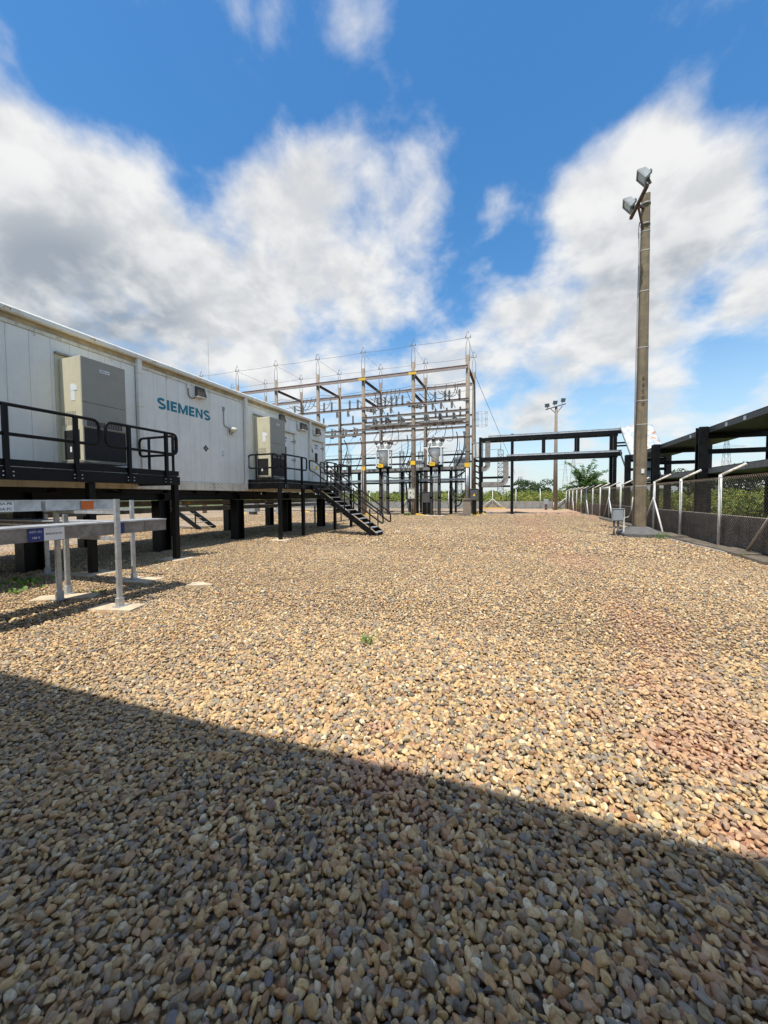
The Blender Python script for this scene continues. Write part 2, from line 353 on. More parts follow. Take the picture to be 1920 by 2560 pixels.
def ground_mat():
    m = bpy.data.materials.new('gravel_bed'); m.use_nodes = True; t = m.node_tree; b = t.nodes['Principled BSDF']
    ge = nd(t, 'ShaderNodeNewGeometry'); pos = ge.outputs['Position']
    vo = nd(t, 'ShaderNodeTexVoronoi'); vo.inputs['Scale'].default_value = 17; vo.inputs['Randomness'].default_value = 1
    t.links.new(pos, vo.inputs['Vector'])
    sx = nd(t, 'ShaderNodeSeparateColor'); t.links.new(vo.outputs['Color'], sx.inputs[0])
    col = stone_ramp(t, sx.outputs[0])
    gap = mrange(t, vo.outputs['Distance'], .42, .68)
    col = mixc(t, mth(t, 'MULTIPLY', gap, .8), col, (.06, .045, .032))  # self-shadow between the stones, painted in as a dark colour
    n1 = nd(t, 'ShaderNodeTexNoise'); n1.inputs['Scale'].default_value = .22; n1.inputs['Detail'].default_value = 6; t.links.new(pos, n1.inputs['Vector'])
    col = mixc(t, mrange(t, n1.outputs['Fac'], .45, .75, 0, .35), col, (.46, .33, .19))
    k = nd(t, 'ShaderNodeGroup'); k.node_tree = g2
    n2 = nd(t, 'ShaderNodeTexNoise'); n2.inputs['Scale'].default_value = 6; n2.inputs['Detail'].default_value = 8; t.links.new(pos, n2.inputs['Vector'])
    earth = mixc(t, n2.outputs['Fac'], (.27, .105, .06), (.40, .19, .11))
    col = mixc(t, mth(t, 'MULTIPLY', k.outputs[0], .85), col, earth)
    # sandy dirt road at the far end of the yard
    sp = nd(t, 'ShaderNodeSeparateXYZ'); t.links.new(pos, sp.inputs[0])
    far = mrange(t, mth(t, 'ADD', sp.outputs[1], mth(t, 'MULTIPLY', n1.outputs['Fac'], 14)), 42, 49)
    xr = mrange(t, sp.outputs[0], -4.5, -2.5)
    col = mixc(t, mth(t, 'MULTIPLY', mth(t, 'MULTIPLY', far, xr), .85), col, mixc(t, n2.outputs['Fac'], (.40, .24, .145), (.52, .36, .22)))
    t.links.new(col, b.inputs['Base Color']); b.inputs['Roughness'].default_value = .8
    bp = nd(t, 'ShaderNodeBump'); bp.inputs['Distance'].default_value = .035; bp.inputs['Strength'].default_value = .9
    t.links.new(mth(t, 'SUBTRACT', 1.0, vo.outputs['Distance']), bp.inputs['Height']); t.links.new(bp.outputs[0], b.inputs['Normal'])
    return m
GROUNDM = ground_mat()
FIELD = mat('weedy_field', (.085, .115, .032), .95, 0, .35, .35, .4, 3, (.16, .13, .06), .6, .08)
struct(MB().quad((-3000,-3000,-.06),(3000,-3000,-.06),(3000,3000,-.06),(-3000,3000,-.06)), 'ground', FIELD)
yard = struct(MB().quad((-60,-12,0),(6.0,-12,0),(6.0,52,0),(-60,52,0)), 'yard', GROUNDM)

# ---- river pebbles, instanced
def pebble_mat():
    m = bpy.data.materials.new('river_pebble'); m.use_nodes = True; t = m.node_tree; b = t.nodes['Principled BSDF']
    oi = nd(t, 'ShaderNodeObjectInfo'); col = stone_ramp(t, oi.outputs['Random'])
    tc = nd(t, 'ShaderNodeTexCoord'); ad = nd(t, 'ShaderNodeVectorMath', operation='ADD'); t.links.new(tc.outputs['Object'], ad.inputs[0]); 
    cm = nd(t, 'ShaderNodeCombineXYZ'); t.links.new(mth(t, 'MULTIPLY', oi.outputs['Random'], 77), cm.inputs[0]); t.links.new(cm.outputs[0], ad.inputs[1])
    n = nd(t, 'ShaderNodeTexNoise'); n.inputs['Scale'].default_value = 2.2; n.inputs['Detail'].default_value = 8; n.inputs['Roughness'].default_value = .72
    t.links.new(ad.outputs[0], n.inputs['Vector'])
    hs = nd(t, 'ShaderNodeHueSaturation'); t.links.new(col, hs.inputs['Color']); t.links.new(mrange(t, n.outputs['Fac'], .3, .72, .72, 1.22), hs.inputs['Value'])
    hs.inputs['Saturation'].default_value = 1.07
    k = nd(t, 'ShaderNodeGroup'); k.node_tree = g2
    ge = nd(t, 'ShaderNodeNewGeometry'); n2 = nd(t, 'ShaderNodeTexNoise'); n2.inputs['Scale'].default_value = .35; n2.inputs['Detail'].default_value = 4
    t.links.new(ge.outputs['Position'], n2.inputs['Vector'])
    c = mixc(t, mrange(t, n2.outputs['Fac'], .45, .72, 0, .30), hs.outputs[0], (.46, .34, .20))
    n4 = nd(t, 'ShaderNodeTexNoise'); n4.inputs['Scale'].default_value = .8; n4.inputs['Detail'].default_value = 3; t.links.new(ge.outputs['Position'], n4.inputs['Vector'])
    c = mixc(t, mrange(t, n4.outputs['Fac'], .52, .72, 0, .16), c, (.22, .20, .16))
    c = mixc(t, mth(t, 'MULTIPLY', k.outputs[0], .46), c, (.50, .27, .175))
    t.links.new(c, b.inputs['Base Color']); b.inputs['Roughness'].default_value = .62; b.inputs['Specular IOR Level'].default_value = .35
    bp = nd(t, 'ShaderNodeBump'); bp.inputs['Strength'].default_value = .35; bp.inputs['Distance'].default_value = .004
    t.links.new(n.outputs['Fac'], bp.inputs['Height']); t.links.new(bp.outputs[0], b.inputs['Normal'])
    return m
PEB = pebble_mat()
def ico(sub):
    import bmesh
    bm = bmesh.new(); bmesh.ops.create_icosphere(bm, subdivisions=sub, radius=1); bm.verts.ensure_lookup_table()
    v = np.array([x.co[:] for x in bm.verts]); f = [tuple(q.index for q in p.verts) for p in bm.faces]; bm.free(); return v, f
def pebbles(collname, sub, count):
    col = bpy.data.collections.new(collname); v, f = ico(sub)
    for k in range(count):
        rr = np.random.default_rng(100 + k)
        p = v.copy()
        for _ in range(9):
            d = rr.normal(size=3); d /= np.linalg.norm(d); off = rr.uniform(.45, .88)      # shave a facet
            h = p @ d; q = np.clip(h - off, 0, None); p = p - np.outer(q * rr.uniform(.75, 1.0), d)
        d = rr.normal(size=3); ph = rr.uniform(0, 6)
        p = p * (1 + .07 * np.sin(v @ d * 1.6 + ph))[:, None]
        p = p * np.array([1, rr.uniform(.58, .86), rr.uniform(.38, .62)])
        me = bpy.data.meshes.new('pebble'); me.from_pydata(p.tolist(), [], f); me.polygons.foreach_set('use_smooth', [True]*len(f)); me.materials.append(PEB)
        col.objects.link(bpy.data.objects.new('pebble', me))
    return col
NEARP, MIDP = pebbles('pebble_shapes', 3, 14), pebbles('pebble_shapes_plain', 2, 10)
def inview(P, mx=160):
    A = np.array(CAMR); c = (P - np.array([0,0,CH])) @ A; z = -c[:,2]
    u = 960 + FPX*c[:,0]/np.maximum(z,.01); w = 1280 - FPX*c[:,1]/np.maximum(z,.01)
    return (z > .3) & (u > -mx-900/np.maximum(z,.5)) & (u < 1920+mx+1700/np.maximum(z,.5)) & (w < 2560+mx+1000/np.maximum(z,.5))
def gn_scatter(name, P, rot, scl, idx, coll, m):
    me = bpy.data.meshes.new(name); n = len(P); me.vertices.add(n); me.vertices.foreach_set('co', P.astype(np.float32).ravel())
    for an, ty, arr in (('rot','FLOAT_VECTOR',rot),('scl','FLOAT_VECTOR',scl)):
        a = me.attributes.new(an, ty, 'POINT'); a.data.foreach_set('vector', arr.astype(np.float32).ravel())
    a = me.attributes.new('idx', 'INT', 'POINT'); a.data.foreach_set('value', idx.astype(np.int32))
    me.materials.append(m); me.update()
    o = bpy.data.objects.new(name, me); C.objects.link(o)
    ng = bpy.data.node_groups.new(name, 'GeometryNodeTree')
    ng.interface.new_socket('Geometry', in_out='INPUT', socket_type='NodeSocketGeometry'); ng.interface.new_socket('Geometry', in_out='OUTPUT', socket_type='NodeSocketGeometry')
    a, z = nd(ng, 'NodeGroupInput'), nd(ng, 'NodeGroupOutput')
    ci = nd(ng, 'GeometryNodeCollectionInfo'); ci.inputs['Collection'].default_value = coll; ci.inputs['Separate Children'].default_value = True; ci.inputs['Reset Children'].default_value = True
    ip = nd(ng, 'GeometryNodeInstanceOnPoints'); ip.inputs['Pick Instance'].default_value = True
    ng.links.new(a.outputs[0], ip.inputs['Points']); ng.links.new(ci.outputs[0], ip.inputs['Instance'])
    for an, ty, so in (('rot','FLOAT_VECTOR','Rotation'),('scl','FLOAT_VECTOR','Scale'),('idx','INT','Instance Index')):
        na = nd(ng, 'GeometryNodeInputNamedAttribute'); na.data_type = ty; na.inputs['Name'].default_value = an
        out = na.outputs[0]
        if an == 'rot':
            er = nd(ng, 'FunctionNodeEulerToRotation'); ng.links.new(out, er.inputs[0]); out = er.outputs[0]
        ng.links.new(out, ip.inputs[so])
    ng.links.new(ip.outputs[0], z.inputs[0])
    mo = o.modifiers.new('scatter', 'NODES'); mo.node_group = ng; return o
def grid(x0, x1, y0, y1, s):
    xs, ys = np.meshgrid(np.arange(x0, x1, s), np.arange(y0, y1, s*.866)); xs = xs + (np.arange(xs.shape[0]) % 2)[:,None]*s*.5
    P = np.stack([xs.ravel(), ys.ravel(), np.zeros(xs.size)], 1); P[:,:2] += RNG.uniform(-.42*s, .42*s, (len(P), 2)); return P
CLEAR = [(-5.44,3.78,.25,.34,.17),(-6.80,3.92,.6,.42,.17),(-6.90,5.22,.1,.40,.24),(-9.0,5.1,0,.45,.2),(-5.41,5.25,0,.2,.1),(-8.37,7.40,0,.34,.3),(-8.45,5.40,0,.34,.3),(-8.28,11.9,0,.33,.3),(-10.95,30.92,0,.8,.42),(-6.45,30.92,0,.8,.42)]   # slabs kept free of stones
def gravel(name, P, mean, coll, ncol, label):
    P = P[inview(P)]; thin = np.zeros(len(P))
    for (x, y, rx, ry, a) in PATCH: thin = np.maximum(thin, a*.40*np.clip(1.25-np.hypot((P[:,0]-x)/rx, (P[:,1]-y)/ry), 0, 1)**.5)
    keep = RNG.random(len(P)) > thin
    for (x, y, a, sx, sy) in CLEAR:
        dx, dy = P[:,0]-x, P[:,1]-y; keep &= ~((np.abs(dx*math.cos(a)+dy*math.sin(a)) < sx*.94) & (np.abs(dy*math.cos(a)-dx*math.sin(a)) < sy*.9))
    P = P[keep]; n = len(P)
    X_, Y_ = P[:,0], P[:,1]
    und = .5 + .25*np.sin(2.3*X_+1.1*Y_+.7*np.sin(1.7*Y_)) + .25*np.sin(1.3*X_-2.9*Y_+1.9+.8*np.sin(2.2*X_))      # gentle heaps left by feet and rakes
    mixs = np.sin(.9*X_+2.1*np.sin(.6*Y_)+.5)*np.sin(.8*Y_+1.3*np.sin(.7*X_))
    size = mean * np.exp(RNG.normal(0, .27, n)) * (1 + .14*mixs); size = np.clip(size, mean*.5, mean*2.0)
    scl = np.stack([size, size*RNG.uniform(.85,1.15,n), size*RNG.uniform(.8,1.2,n)], 1)
    lay = RNG.random(n) < .45
    P[:,2] = np.where(lay, RNG.uniform(.016, .030, n), RNG.uniform(-.002, .012, n)) * (mean/.025) + .020*und
    rot = np.stack([RNG.normal(0,.30,n), RNG.normal(0,.30,n), RNG.uniform(0,6.283,n)], 1)
    o = gn_scatter(name, P, rot, scl, RNG.integers(0, ncol, n), coll, PEB)
    tag(o, label, 'gravel', kind='stuff'); return n
A = grid(-5.6, 3.2, .2, 4.4, .0235)
gravel('gravel', A, .0198, NEARP, 14, 'loose rounded river pebbles covering the yard in the building shadow')
A = grid(-14.5, 6.6, 4.4, 11, .033); A = A[A[:,0] < 5.25]
A = np.concatenate([A, (lambda q: q[(q[:,0] < -5.6)])(grid(-14, -5.55, 1.5, 4.4, .036)), grid(3.2, 5.25, .4, 4.4, .036)])
gravel('gravel', A, .0212, MIDP, 10, 'sunlit tan river pebbles spread over the open yard')
A = grid(-17, 6.6, 11, 21, .062); A = A[A[:,0] < 5.25]
A2 = grid(-24, 6.6, 21, 34, .12); A2 = A2[(A2[:,0] < 5.25)]
gravel('gravel', np.concatenate([A, A2]), .031, MIDP, 10, 'pale river pebbles of the distant yard before the gantry')
# low ridges of red earth at the far end of the yard
def mound(cx, cy, rx, ry, h, seed):
    rr = np.random.default_rng(seed); nx, ny = 26, 12; xs = np.linspace(-1,1,nx); ys = np.linspace(-1,1,ny); V = []; F = []
    for j in range(ny):
        for i in range(nx):
            w = max(0, 1-xs[i]**2)*max(0,1-ys[j]**2); V.append((cx+xs[i]*rx, cy+ys[j]*ry, -.01 + h*w*(.6+.8*rr.random())))
    for j in range(ny-1):
        for i in range(nx-1): a = j*nx+i; F.append((a,a+1,a+nx+1,a+nx))
    m = MB(); m._add(V, F, True); return struct(m, 'dirt_mound', BRICKR)
mound(2.4, 34.2, 1.7, .5, .20, 1); mound(4.4, 36.0, 1.1, .8, .22, 2); mound(-.2, 38.5, 1.6, .6, .14, 3); mound(5.3, 31.5, .5, 2.2, .16, 4)

# ================================================================== SWITCHGEAR BUILDING ON STILTS
WX = -9.8; Y0, Y1 = -1.2, 18.35; XB = -13.6
eh = thing('switchgear_building', 'long white metal switchgear building raised on black steel legs', 'building', (-11.7, 8.5, 0))
joints = [3.12, 7.58, 11.86, 16.58, Y1]
MB().box(XB+.02, WX-.045, Y0+.02, Y1-.02, 2.13, 5.40).build('wall_core', WHITE, eh)
DOORS = [(14.05, 15.22, 4.55), (16.86, 17.95, 4.50)]
prev = Y0
for jy in joints:
    n = max(1, round((jy-.07 - (prev+.07))/.40)); w = (jy - prev - .14)/n
    for i in range(n):
        a = prev + .07 + i*w; b = a + w
        z0 = 2.14
        for (da, db, dz) in DOORS:
            if a < db-.02 and b > da+.02: z0 = dz + .06
        MB().bbox(WX-.043, WX, a+.0018, b-.0018, z0, 5.19, .004).build('wall_panel', WHITE, eh)
    prev = jy
for y in np.arange(XB+.05, WX-.3, .62):
    for ye, s in ((Y0, -1), (Y1, 1)):
        MB().bbox(y, min(y+.61, WX-.05), ye-.018 if s < 0 else ye-.019, ye+.019 if s < 0 else ye+.018, 2.14, 5.19, .005).build('wall_panel', WHITE, eh)
MB().bbox(WX-.04, WX+.022, Y0, Y1, 5.195, 5.275, .006).build('trim', CREAM, eh)
MB().bbox(WX-.04, WX+.008, Y0, Y1, 5.28, 5.395, .004).build('trim', STAIN, eh)
fa = MB()
prof = [(-.04,5.40),(.10,5.40),(.125,5.425),(.125,5.50),(.10,5.535),(-.04,5.55)]
fa._add([(WX+a, Y0-.06, z) for a, z in prof] + [(WX+a, Y1+.06, z) for a, z in prof], [(i, (i+1)%6, (i+1)%6+6, i+6) for i in range(6)] + [tuple(range(5,-1,-1)), tuple(range(6,12))])
gut = fa.build('gutter', FASCIA, eh)
rf = MB(); rf.hexa([(XB-.05,Y0-.05,5.405),(WX-.045,Y0-.05,5.405),(WX-.045,Y1+.05,5.405),(XB-.05,Y1+.05,5.405),(XB-.05,Y0-.05,5.50),(WX-.045,Y0-.05,5.545),(WX-.045,Y1+.05,5.545),(XB-.05,Y1+.05,5.50)])
rf.build('roof', FASCIA, eh)
k = MB()
for y in np.arange(4.2, 18.2, .74):
    for dz in (5.235,): k.lathe((WX+.02, y, dz), [(0,.012),(.012,.012)], 6, (1,0,0))
k.build('rivet', STAIN, eh, kind='stuff')
for y in np.arange(4.75, 18, 1.62):
    MB().tube(arcpts([(WX+.126,y-.05,5.44),(WX+.16,y-.05,5.47),(WX+.16,y+.05,5.47),(WX+.126,y+.05,5.44)],.03), .008, 6).build('lifting_eye', STAIN, eh)
    MB().tube(arcpts([(WX+.01,y+.5,5.12),(WX+.03,y+.5,5.12),(WX+.03,y+.5,5.30)],.02), .008, 6).build('hook', CREAM, eh)
for y, zb in ((3.12,2.15),(7.58,2.95),(11.86,1.9),(16.58,2.15)):
    d = MB().bbox(WX+.002, WX+.115, y-.062, y+.062, zb, 5.395, .008).build('downspout', FASCIA, eh)
    for z in (3.0, 4.1, 5.0):
        if z > zb: MB().box(WX+.003, WX+.121, y-.068, y+.068, z, z+.03).build('clamp', CREAM, d)
MB().bbox(WX-.02, WX+.03, Y0, Y1, 1.87, 2.135, .005).build('base_beam', CREAM, eh)
MB().bbox(XB-.03, XB+.02, Y0, Y1, 1.87, 2.135, .005).build('base_beam', CREAM, eh)
MB().box(XB+.025, WX-.025, Y0+.01, Y1-.01, 2.0, 2.125).build('floor', BLACK, eh)
for cy in (10.15, 10.5):
    for dy, dz in ((-.08,.08),(.08,.08),(0,.03),(-.08,-.04),(.08,-.04)):
        MB().lathe((WX+.031, cy+dy, 2.01+dz), [(0,.014),(.004,.014)], 8, (1,0,0)).build('bolt_hole', INK, eh)
for y in np.arange(-1.35, 18.6, 3.25):
    for x in (-10.05, -13.38):
        MB().ibeam((x, y, 0), (x, y, 1.55), .32, .38, .03).build('leg', BLACK, eh)
    MB().ibeam((-13.5, y, 1.66), (-9.88, y, 1.66), .2, .2, .02).build('cross_beam', BLACK, eh)
for x in (-10.05, -13.38):
    MB().ibeam((x, Y0, 1.66), (x, Y1, 1.66), .2, .21, .02).build('skid_beam', BLACK, eh)
for x in (-10.05, -13.38):
    y = Y0+.1; q = np.random.default_rng(31 if x > -11 else 32)
    while y < Y1-1: L = q.uniform(.5,1.5); MB().box(x-.09,x+.09,y,y+L,1.767,1.868).build('packer', BLACK, eh); y += L + q.uniform(.12,.45)
# lettering and small marks on the long wall
def block_letters(word, y, z, h, widths, gap, st):
    """bold letters cut as flat plates on the long wall"""
    X0, X1 = WX+.001, WX+.005
    def poly(m, pts):
        n = len(pts); m._add([(X0,a,b) for a,b in pts]+[(X1,a,b) for a,b in pts], [tuple(range(n,2*n)), tuple(range(n-1,-1,-1))]+[(i,(i+1)%n,(i+1)%n+n,i+n) for i in range(n)])
    for ch, w in zip(word, widths):
        m = MB(); B = lambda a,b,c,d: poly(m, [(y+a,z+c),(y+b,z+c),(y+b,z+d),(y+a,z+d)])
        if ch == 'I': B(0,w,0,h)
        if ch == 'E':
            t2 = st*.78; poly(m, [(y,z),(y+w,z),(y+w,z+t2),(y+st,z+t2),(y+st,z+h/2-t2/2),(y+w*.92,z+h/2-t2/2),(y+w*.92,z+h/2+t2/2),(y+st,z+h/2+t2/2),(y+st,z+h-t2),(y+w,z+h-t2),(y+w,z+h),(y,z+h)])
        if ch == 'M':
            B(0,st*.95,0,h); B(w-st*.95,w,0,h); c = w/2; poly(m, [(y+st*.95,z+h),(y+st*.95,z+h*.62),(y+c-st*.28,z+.0),(y+c+st*.28,z+.0),(y+w-st*.95,z+h*.62),(y+w-st*.95,z+h),(y+c,z+h*.36)])
        if ch == 'N':
            B(0,st*.9,0,h); B(w-st*.9,w,0,h); poly(m, [(y+st*.9,z+h),(y+st*.9,z+h*.66),(y+w-st*.9,z),(y+w-st*.9,z+h*.34)])
        if ch == 'S':
            c = []
            for k in range(25):
                u = k/24
                if u < .5: a = math.radians(35+u*2*235); c.append((.5+.40*math.cos(a)*.95, .735+.20*math.sin(a)))
                else: a = math.radians(90-(u-.5)*2*235); c.append((.5+.40*math.cos(a)*1.0, .265+.20*math.sin(a)))
            P = [(y+p*w, z+q*h) for p,q in c]; L = []; Rr = []
            for k in range(25):
                a, b = P[max(k-1,0)], P[min(k+1,24)]; dx, dz = b[0]-a[0], b[1]-a[1]; l = math.hypot(dx,dz); nx, nz = -dz/l*st*.43, dx/l*st*.43
                L.append((P[k][0]+nx,P[k][1]+nz)); Rr.append((P[k][0]-nx,P[k][1]-nz))
            for k in range(24): poly(m, [L[k],Rr[k],Rr[k+1],L[k+1]])
        m.build('letter', TEAL, eh); y += w + gap
block_letters('SIEMENS', 8.17, 4.225, .30, (.27,.085,.22,.36,.22,.29,.27), .043, .085)
mk = MB(); mk.tube([(WX+.003, 9.93+.055*math.cos(a), 3.27+.062*math.sin(a)) for a in np.linspace(0, 2*math.pi, 17)[:-1]], .022, 4, closed=True)
for dy, dz in ((1,0),(-1,0),(0,1),(0,-1)): mk.box(WX+.001, WX+.005, 9.93+dy*.095-.014-abs(dy)*.01, 9.93+dy*.095+.014+abs(dy)*.01, 3.27+dz*.095-.014-abs(dz)*.01, 3.27+dz*.095+.014+abs(dz)*.01)
mk = mk.build('survey_mark', INK, eh)
text('2', .09, '+X', (WX+.003, 9.93, 3.27), INK, mk)
st = MB().bbox(WX+.001, WX+.004, 10.63, 10.78, 3.06, 3.32, .001).build('notice', LABW, eh)
MB().tube([(WX+.005, 10.705+.045*math.cos(a), 3.235+.045*math.sin(a)) for a in np.linspace(0, 2*math.pi, 17)[:-1]], .006, 4, closed=True).build('print', MGREY, st)
MB().box(WX+.004, WX+.0055, 10.65, 10.76, 3.09, 3.11).box(WX+.004, WX+.0055, 10.65, 10.76, 3.125, 3.145).build('print', MGREY, st)
# doors
def door(a, b, zt, kind):
    d = MB().bbox(WX-.03, WX-.002, a+.02, b-.02, 2.17, zt-.02, .008).build('door', WHITE, eh)
    MB().bbox(WX-.03, WX+.03, a-.05, a+.015, 2.14, zt+.05, .005).build('frame', CREAM, d)
    MB().bbox(WX-.03, WX+.03, b-.015, b+.05, 2.14, zt+.05, .005).build('frame', CREAM, d)
    MB().bbox(WX-.03, WX+.09, a-.12, b+.12, zt+.012, zt+.075, .005).build('drip_hood', CREAM, d)
    for z in (2.35, 3.35, 4.2):
        h = MB(); h.bbox(WX-.001, WX+.03, b-.22, b+.03, z-.02, z+.02, .004); h.tube(arcpts([(WX+.04,b-.02,z-.10),(WX+.06,b+.03,z-.05),(WX+.06,b+.03,z+.06),(WX+.04,b-.02,z+.10)],.05), .013, 6); h.build('hinge', GALVD, d)
    MB().bbox(WX-.004, WX+.006, a+.27, a+.55, 3.38, 3.90, .003).build('window', GRILL, d)
    MB().tube(arcpts([(WX,a+.16,2.75),(WX+.06,a+.16,2.75),(WX+.06,a+.16,3.05),(WX,a+.16,3.05)],.03), .014, 6).build('handle', GALVD, d)
    n = MB().bbox(WX-.001, WX+.003, a+.22, a+.62, 4.08, 4.36, .001).build('sign', LABW, d)
    pr = MB()
    for i in range(5): pr.box(WX+.0035, WX+.005, a+.25+i*.07, a+.30+i*.07, 4.25, 4.33)
    for i in range(4): pr.box(WX+.0035, WX+.005, a+.27+i*.08, a+.31+i*.08, 4.11, 4.21)
    pr.build('print', BLUE, n)
    if kind:
        w = MB().bbox(WX-.001, WX+.003, a+.02, a+.22, 3.45, 3.80, .001).build('sign', LABW, d)
        tr = MB(); tr._add([(WX+.004,a+.03,3.5),(WX+.004,a+.21,3.5),(WX+.004,a+.12,3.76)], [(0,1,2)]); tr.build('warning_triangle', YEL, w)
        MB().bbox(WX-.001, WX+.003, a+.28, a+.56, 3.05, 3.25, .001).build('sign', YEL, d)
        MB().bbox(WX-.001, WX+.003, a+.66, a+.8, 3.42, 3.68, .001).build('sign', LABW, d)
    else:
        MB().bbox(WX-.001, WX+.003, a+.72, a+.92, 3.42, 3.72, .001).build('sign', LABW, d)
door(*DOORS[0], 0); door(*DOORS[1], 1)
# antenna on the roof
MB().tube([(-11.6, 12.0, 5.5),(-11.6, 12.0, 6.9)], .012, 6).tube([(-11.6,12.0,6.9),(-11.6,12.0,8.1)], .006, 5).build('lightning_rod', LATT, label='thin upright rod on the white building roof', cat='rod')

# ---- wall air conditioners
def ac(y, label):
    t_ = thing('air_conditioner', label, 'air conditioner', (WX, y+.5, 2.42), 'wall air conditioners')
    xf = -9.05; ya, yb = y, y+1.0; z0, z1 = 2.42, 4.76
    MB().bbox(WX+.03, xf-.012, ya, yb, z0+.04, z1, .012).build('casing', ACB, t_)
    MB().bbox(WX+.002, WX+.03, ya-.07, yb+.07, z0-.02, z1+.10, .004).build('flange', ACB, t_)
    MB().bbox(WX+.03, xf+.03, ya-.015, yb+.015, z0-.005, z0+.035, .004).build('drain_pan', GALVD, t_)
    MB().bbox(WX+.03, WX+.12, ya-.09, yb+.09, z1+.10, z1+.14, .004).build('rain_hood', GALVD, t_)
    MB().bbox(xf-.010, xf+.008, ya+.004, yb-.004, 3.765, z1-.004, .006).build('front_panel', ACB_SHADE, t_)
    p = MB().bbox(xf-.010, xf+.008, ya+.004, yb-.004, 3.21, 3.757, .006).build('front_panel', ACB_SHADE, t_)
    MB().bbox(xf+.009, xf+.013, ya+.76, ya+.92, 3.45, 3.58, .002).build('access_plate', ACB_SHADE, p)
    lo = MB()
    for i in range(20): yy = ya+.1+i*.04; lo.box(xf+.009, xf+.016, yy, yy+.018, 3.24, 3.36)
    lo.build('vent', GRILL, p)
    gr = MB().bbox(xf-.02, xf-.004, ya+.03, yb-.03, 2.48, 3.20, .004).build('grille', GRILL, t_)
    for i in range(12): zz = 2.53+i*.056; MB().box(xf-.003, xf+.004, ya+.04, yb-.04, zz, zz+.012).build('slat', GRILL, gr)
    for q0 in (ya, yb-.029): MB().bbox(xf-.02, xf+.006, q0, q0+.029, 2.46, 3.205, .003).build('corner_post', ACB, t_)
    sg = MB().bbox(WX+.14, xf-.1, ya-.006, ya-.001, 2.5, 3.15, .002).build('grille', GRILL, t_)
    MB().bbox(WX+.33, WX+.39, ya-.012, ya-.0065, 2.66, 2.78, .002).build('tag', LABW, sg)
    lv = MB()
    for i in range(7):
        for j in range(3): lv.box(WX+.22+i*.05, WX+.22+i*.05+.022, ya-.005, ya-.001, 3.27+j*.105, 3.27+j*.105+.088)
    for i in range(2): lv.box(WX+.08+i*.05, WX+.08+i*.05+.02, ya-.005, ya-.001, 3.27, 3.44)
    lv.build('louvre', ACB_SHADE, t_)
    sk = MB().bbox(WX+.40, WX+.54, ya-.004, ya-.001, 3.80, 4.17, .001).build('notice', LABW, t_)
    MB().bbox(WX+.40, WX+.62, ya-.0065, ya-.0045, 4.02, 4.13, .001).build('notice', LABW, t_)
    bd = MB().bbox(xf+.0085, xf+.013, ya+.40, ya+.62, 4.50, 4.57, .002).build('badge', LABW, t_)
    text('Marvair', .05, '+X', (xf+.0135, ya+.525, 4.535), INK, bd)
    MB().tube([(xf+.0135, ya+.435+.018*math.cos(a), 4.535+.018*math.sin(a)) for a in np.linspace(0, 6.283, 11)[:-1]], .004, 4, closed=True).build('emblem', INK, bd)
    MB().tube(sag((xf-.3, ya+.6, 2.42), (xf-.34, ya+.62, 2.2), 0), .014, 6).build('drain_hose', CABLE, t_)
ac(5.68, 'tall beige air conditioner behind the first platform railing, left of the teal lettering')
ac(12.40, 'tall beige air conditioner beside the door with the blue print, behind the second platform railing')

# ---- wall lamps
def wall_lamp(y, z, w, label, box=True):
    t_ = thing('wall_lamp', label, 'lamp', (WX, y, z), 'flood lamps on the building wall')
    h = MB(); h.hexa([(WX+.03,y,z-.16),(WX+.20,y,z-.16),(WX+.20,y+w,z-.16),(WX+.03,y+w,z-.16),(WX+.03,y,z+.16),(WX+.10,y,z+.16),(WX+.10,y+w,z+.16),(WX+.03,y+w,z+.16)])
    h.build('housing', BRON, t_)
    MB().bbox(WX+.002, WX+.032, y-.04, y+w+.02, z-.18, z+.17, .004).build('back_plate', FASCIA, t_)
    MB().bbox(WX+.03, WX+.21, y-.02, y+w+.02, z-.185, z-.162, .003).build('lens', LGREY, t_)
    gl = MB()
    for i in range(5): yy = y+.04+i*(w-.08)/4; gl.bar((WX+.206,yy,z-.14),(WX+.112,yy,z+.14),.012,.012)
    gl.build('guard', BRON, t_)
    if box:
        MB().bbox(WX+.002, WX+.05, y-.30, y-.2, z+.02, z+.16, .006).build('junction_box', LGREY, t_)
        MB().tube(arcpts([(WX+.03,y-.26,z+.02),(WX+.03,y-.25,z-.22),(WX+.03,y-.06,z-.26),(WX+.04,y+.02,z-.16)],.1), .013, 6).build('conduit', BRON, t_)
wall_lamp(9.50, 5.04, .34, 'bronze wall lamp with junction box above the teal lettering')
wall_lamp(14.02, 5.08, .34, 'bronze wall lamp half hidden by the top of the second air conditioner', False)
wall_lamp(15.72, 5.02, .5, 'bronze wall lamp between the two doors, beside the last downspout')
wall_lamp(17.2, 5.0, .34, 'bronze wall lamp above the last door near the building end')
t_ = thing('security_camera', 'small cream security camera with hanging conduit on white wall', 'camera', (WX, 11.1, 3.9))
MB().bbox(WX+.002,WX+.05,10.72,10.80,4.70,4.82,.006).build('junction_box', MGREY, t_)
MB().tube(arcpts([(WX+.025,10.76,4.70),(WX+.025,10.76,4.18),(WX+.03,10.97,4.12),(WX+.12,11.0,4.1)],.06), .016, 6).build('conduit', MGREY, t_)
MB().lathe((WX+.10,10.98,4.08), [(0,.06),(.02,.09),(.2,.09),(.24,.06)], 14, (.25,1,-.05)).build('body', CREAM, t_)
MB().lathe((WX+.155,11.20,4.07), [(0,.05),(.01,.05)], 12, (.25,1,-.05)).build('lens', INK, t_)
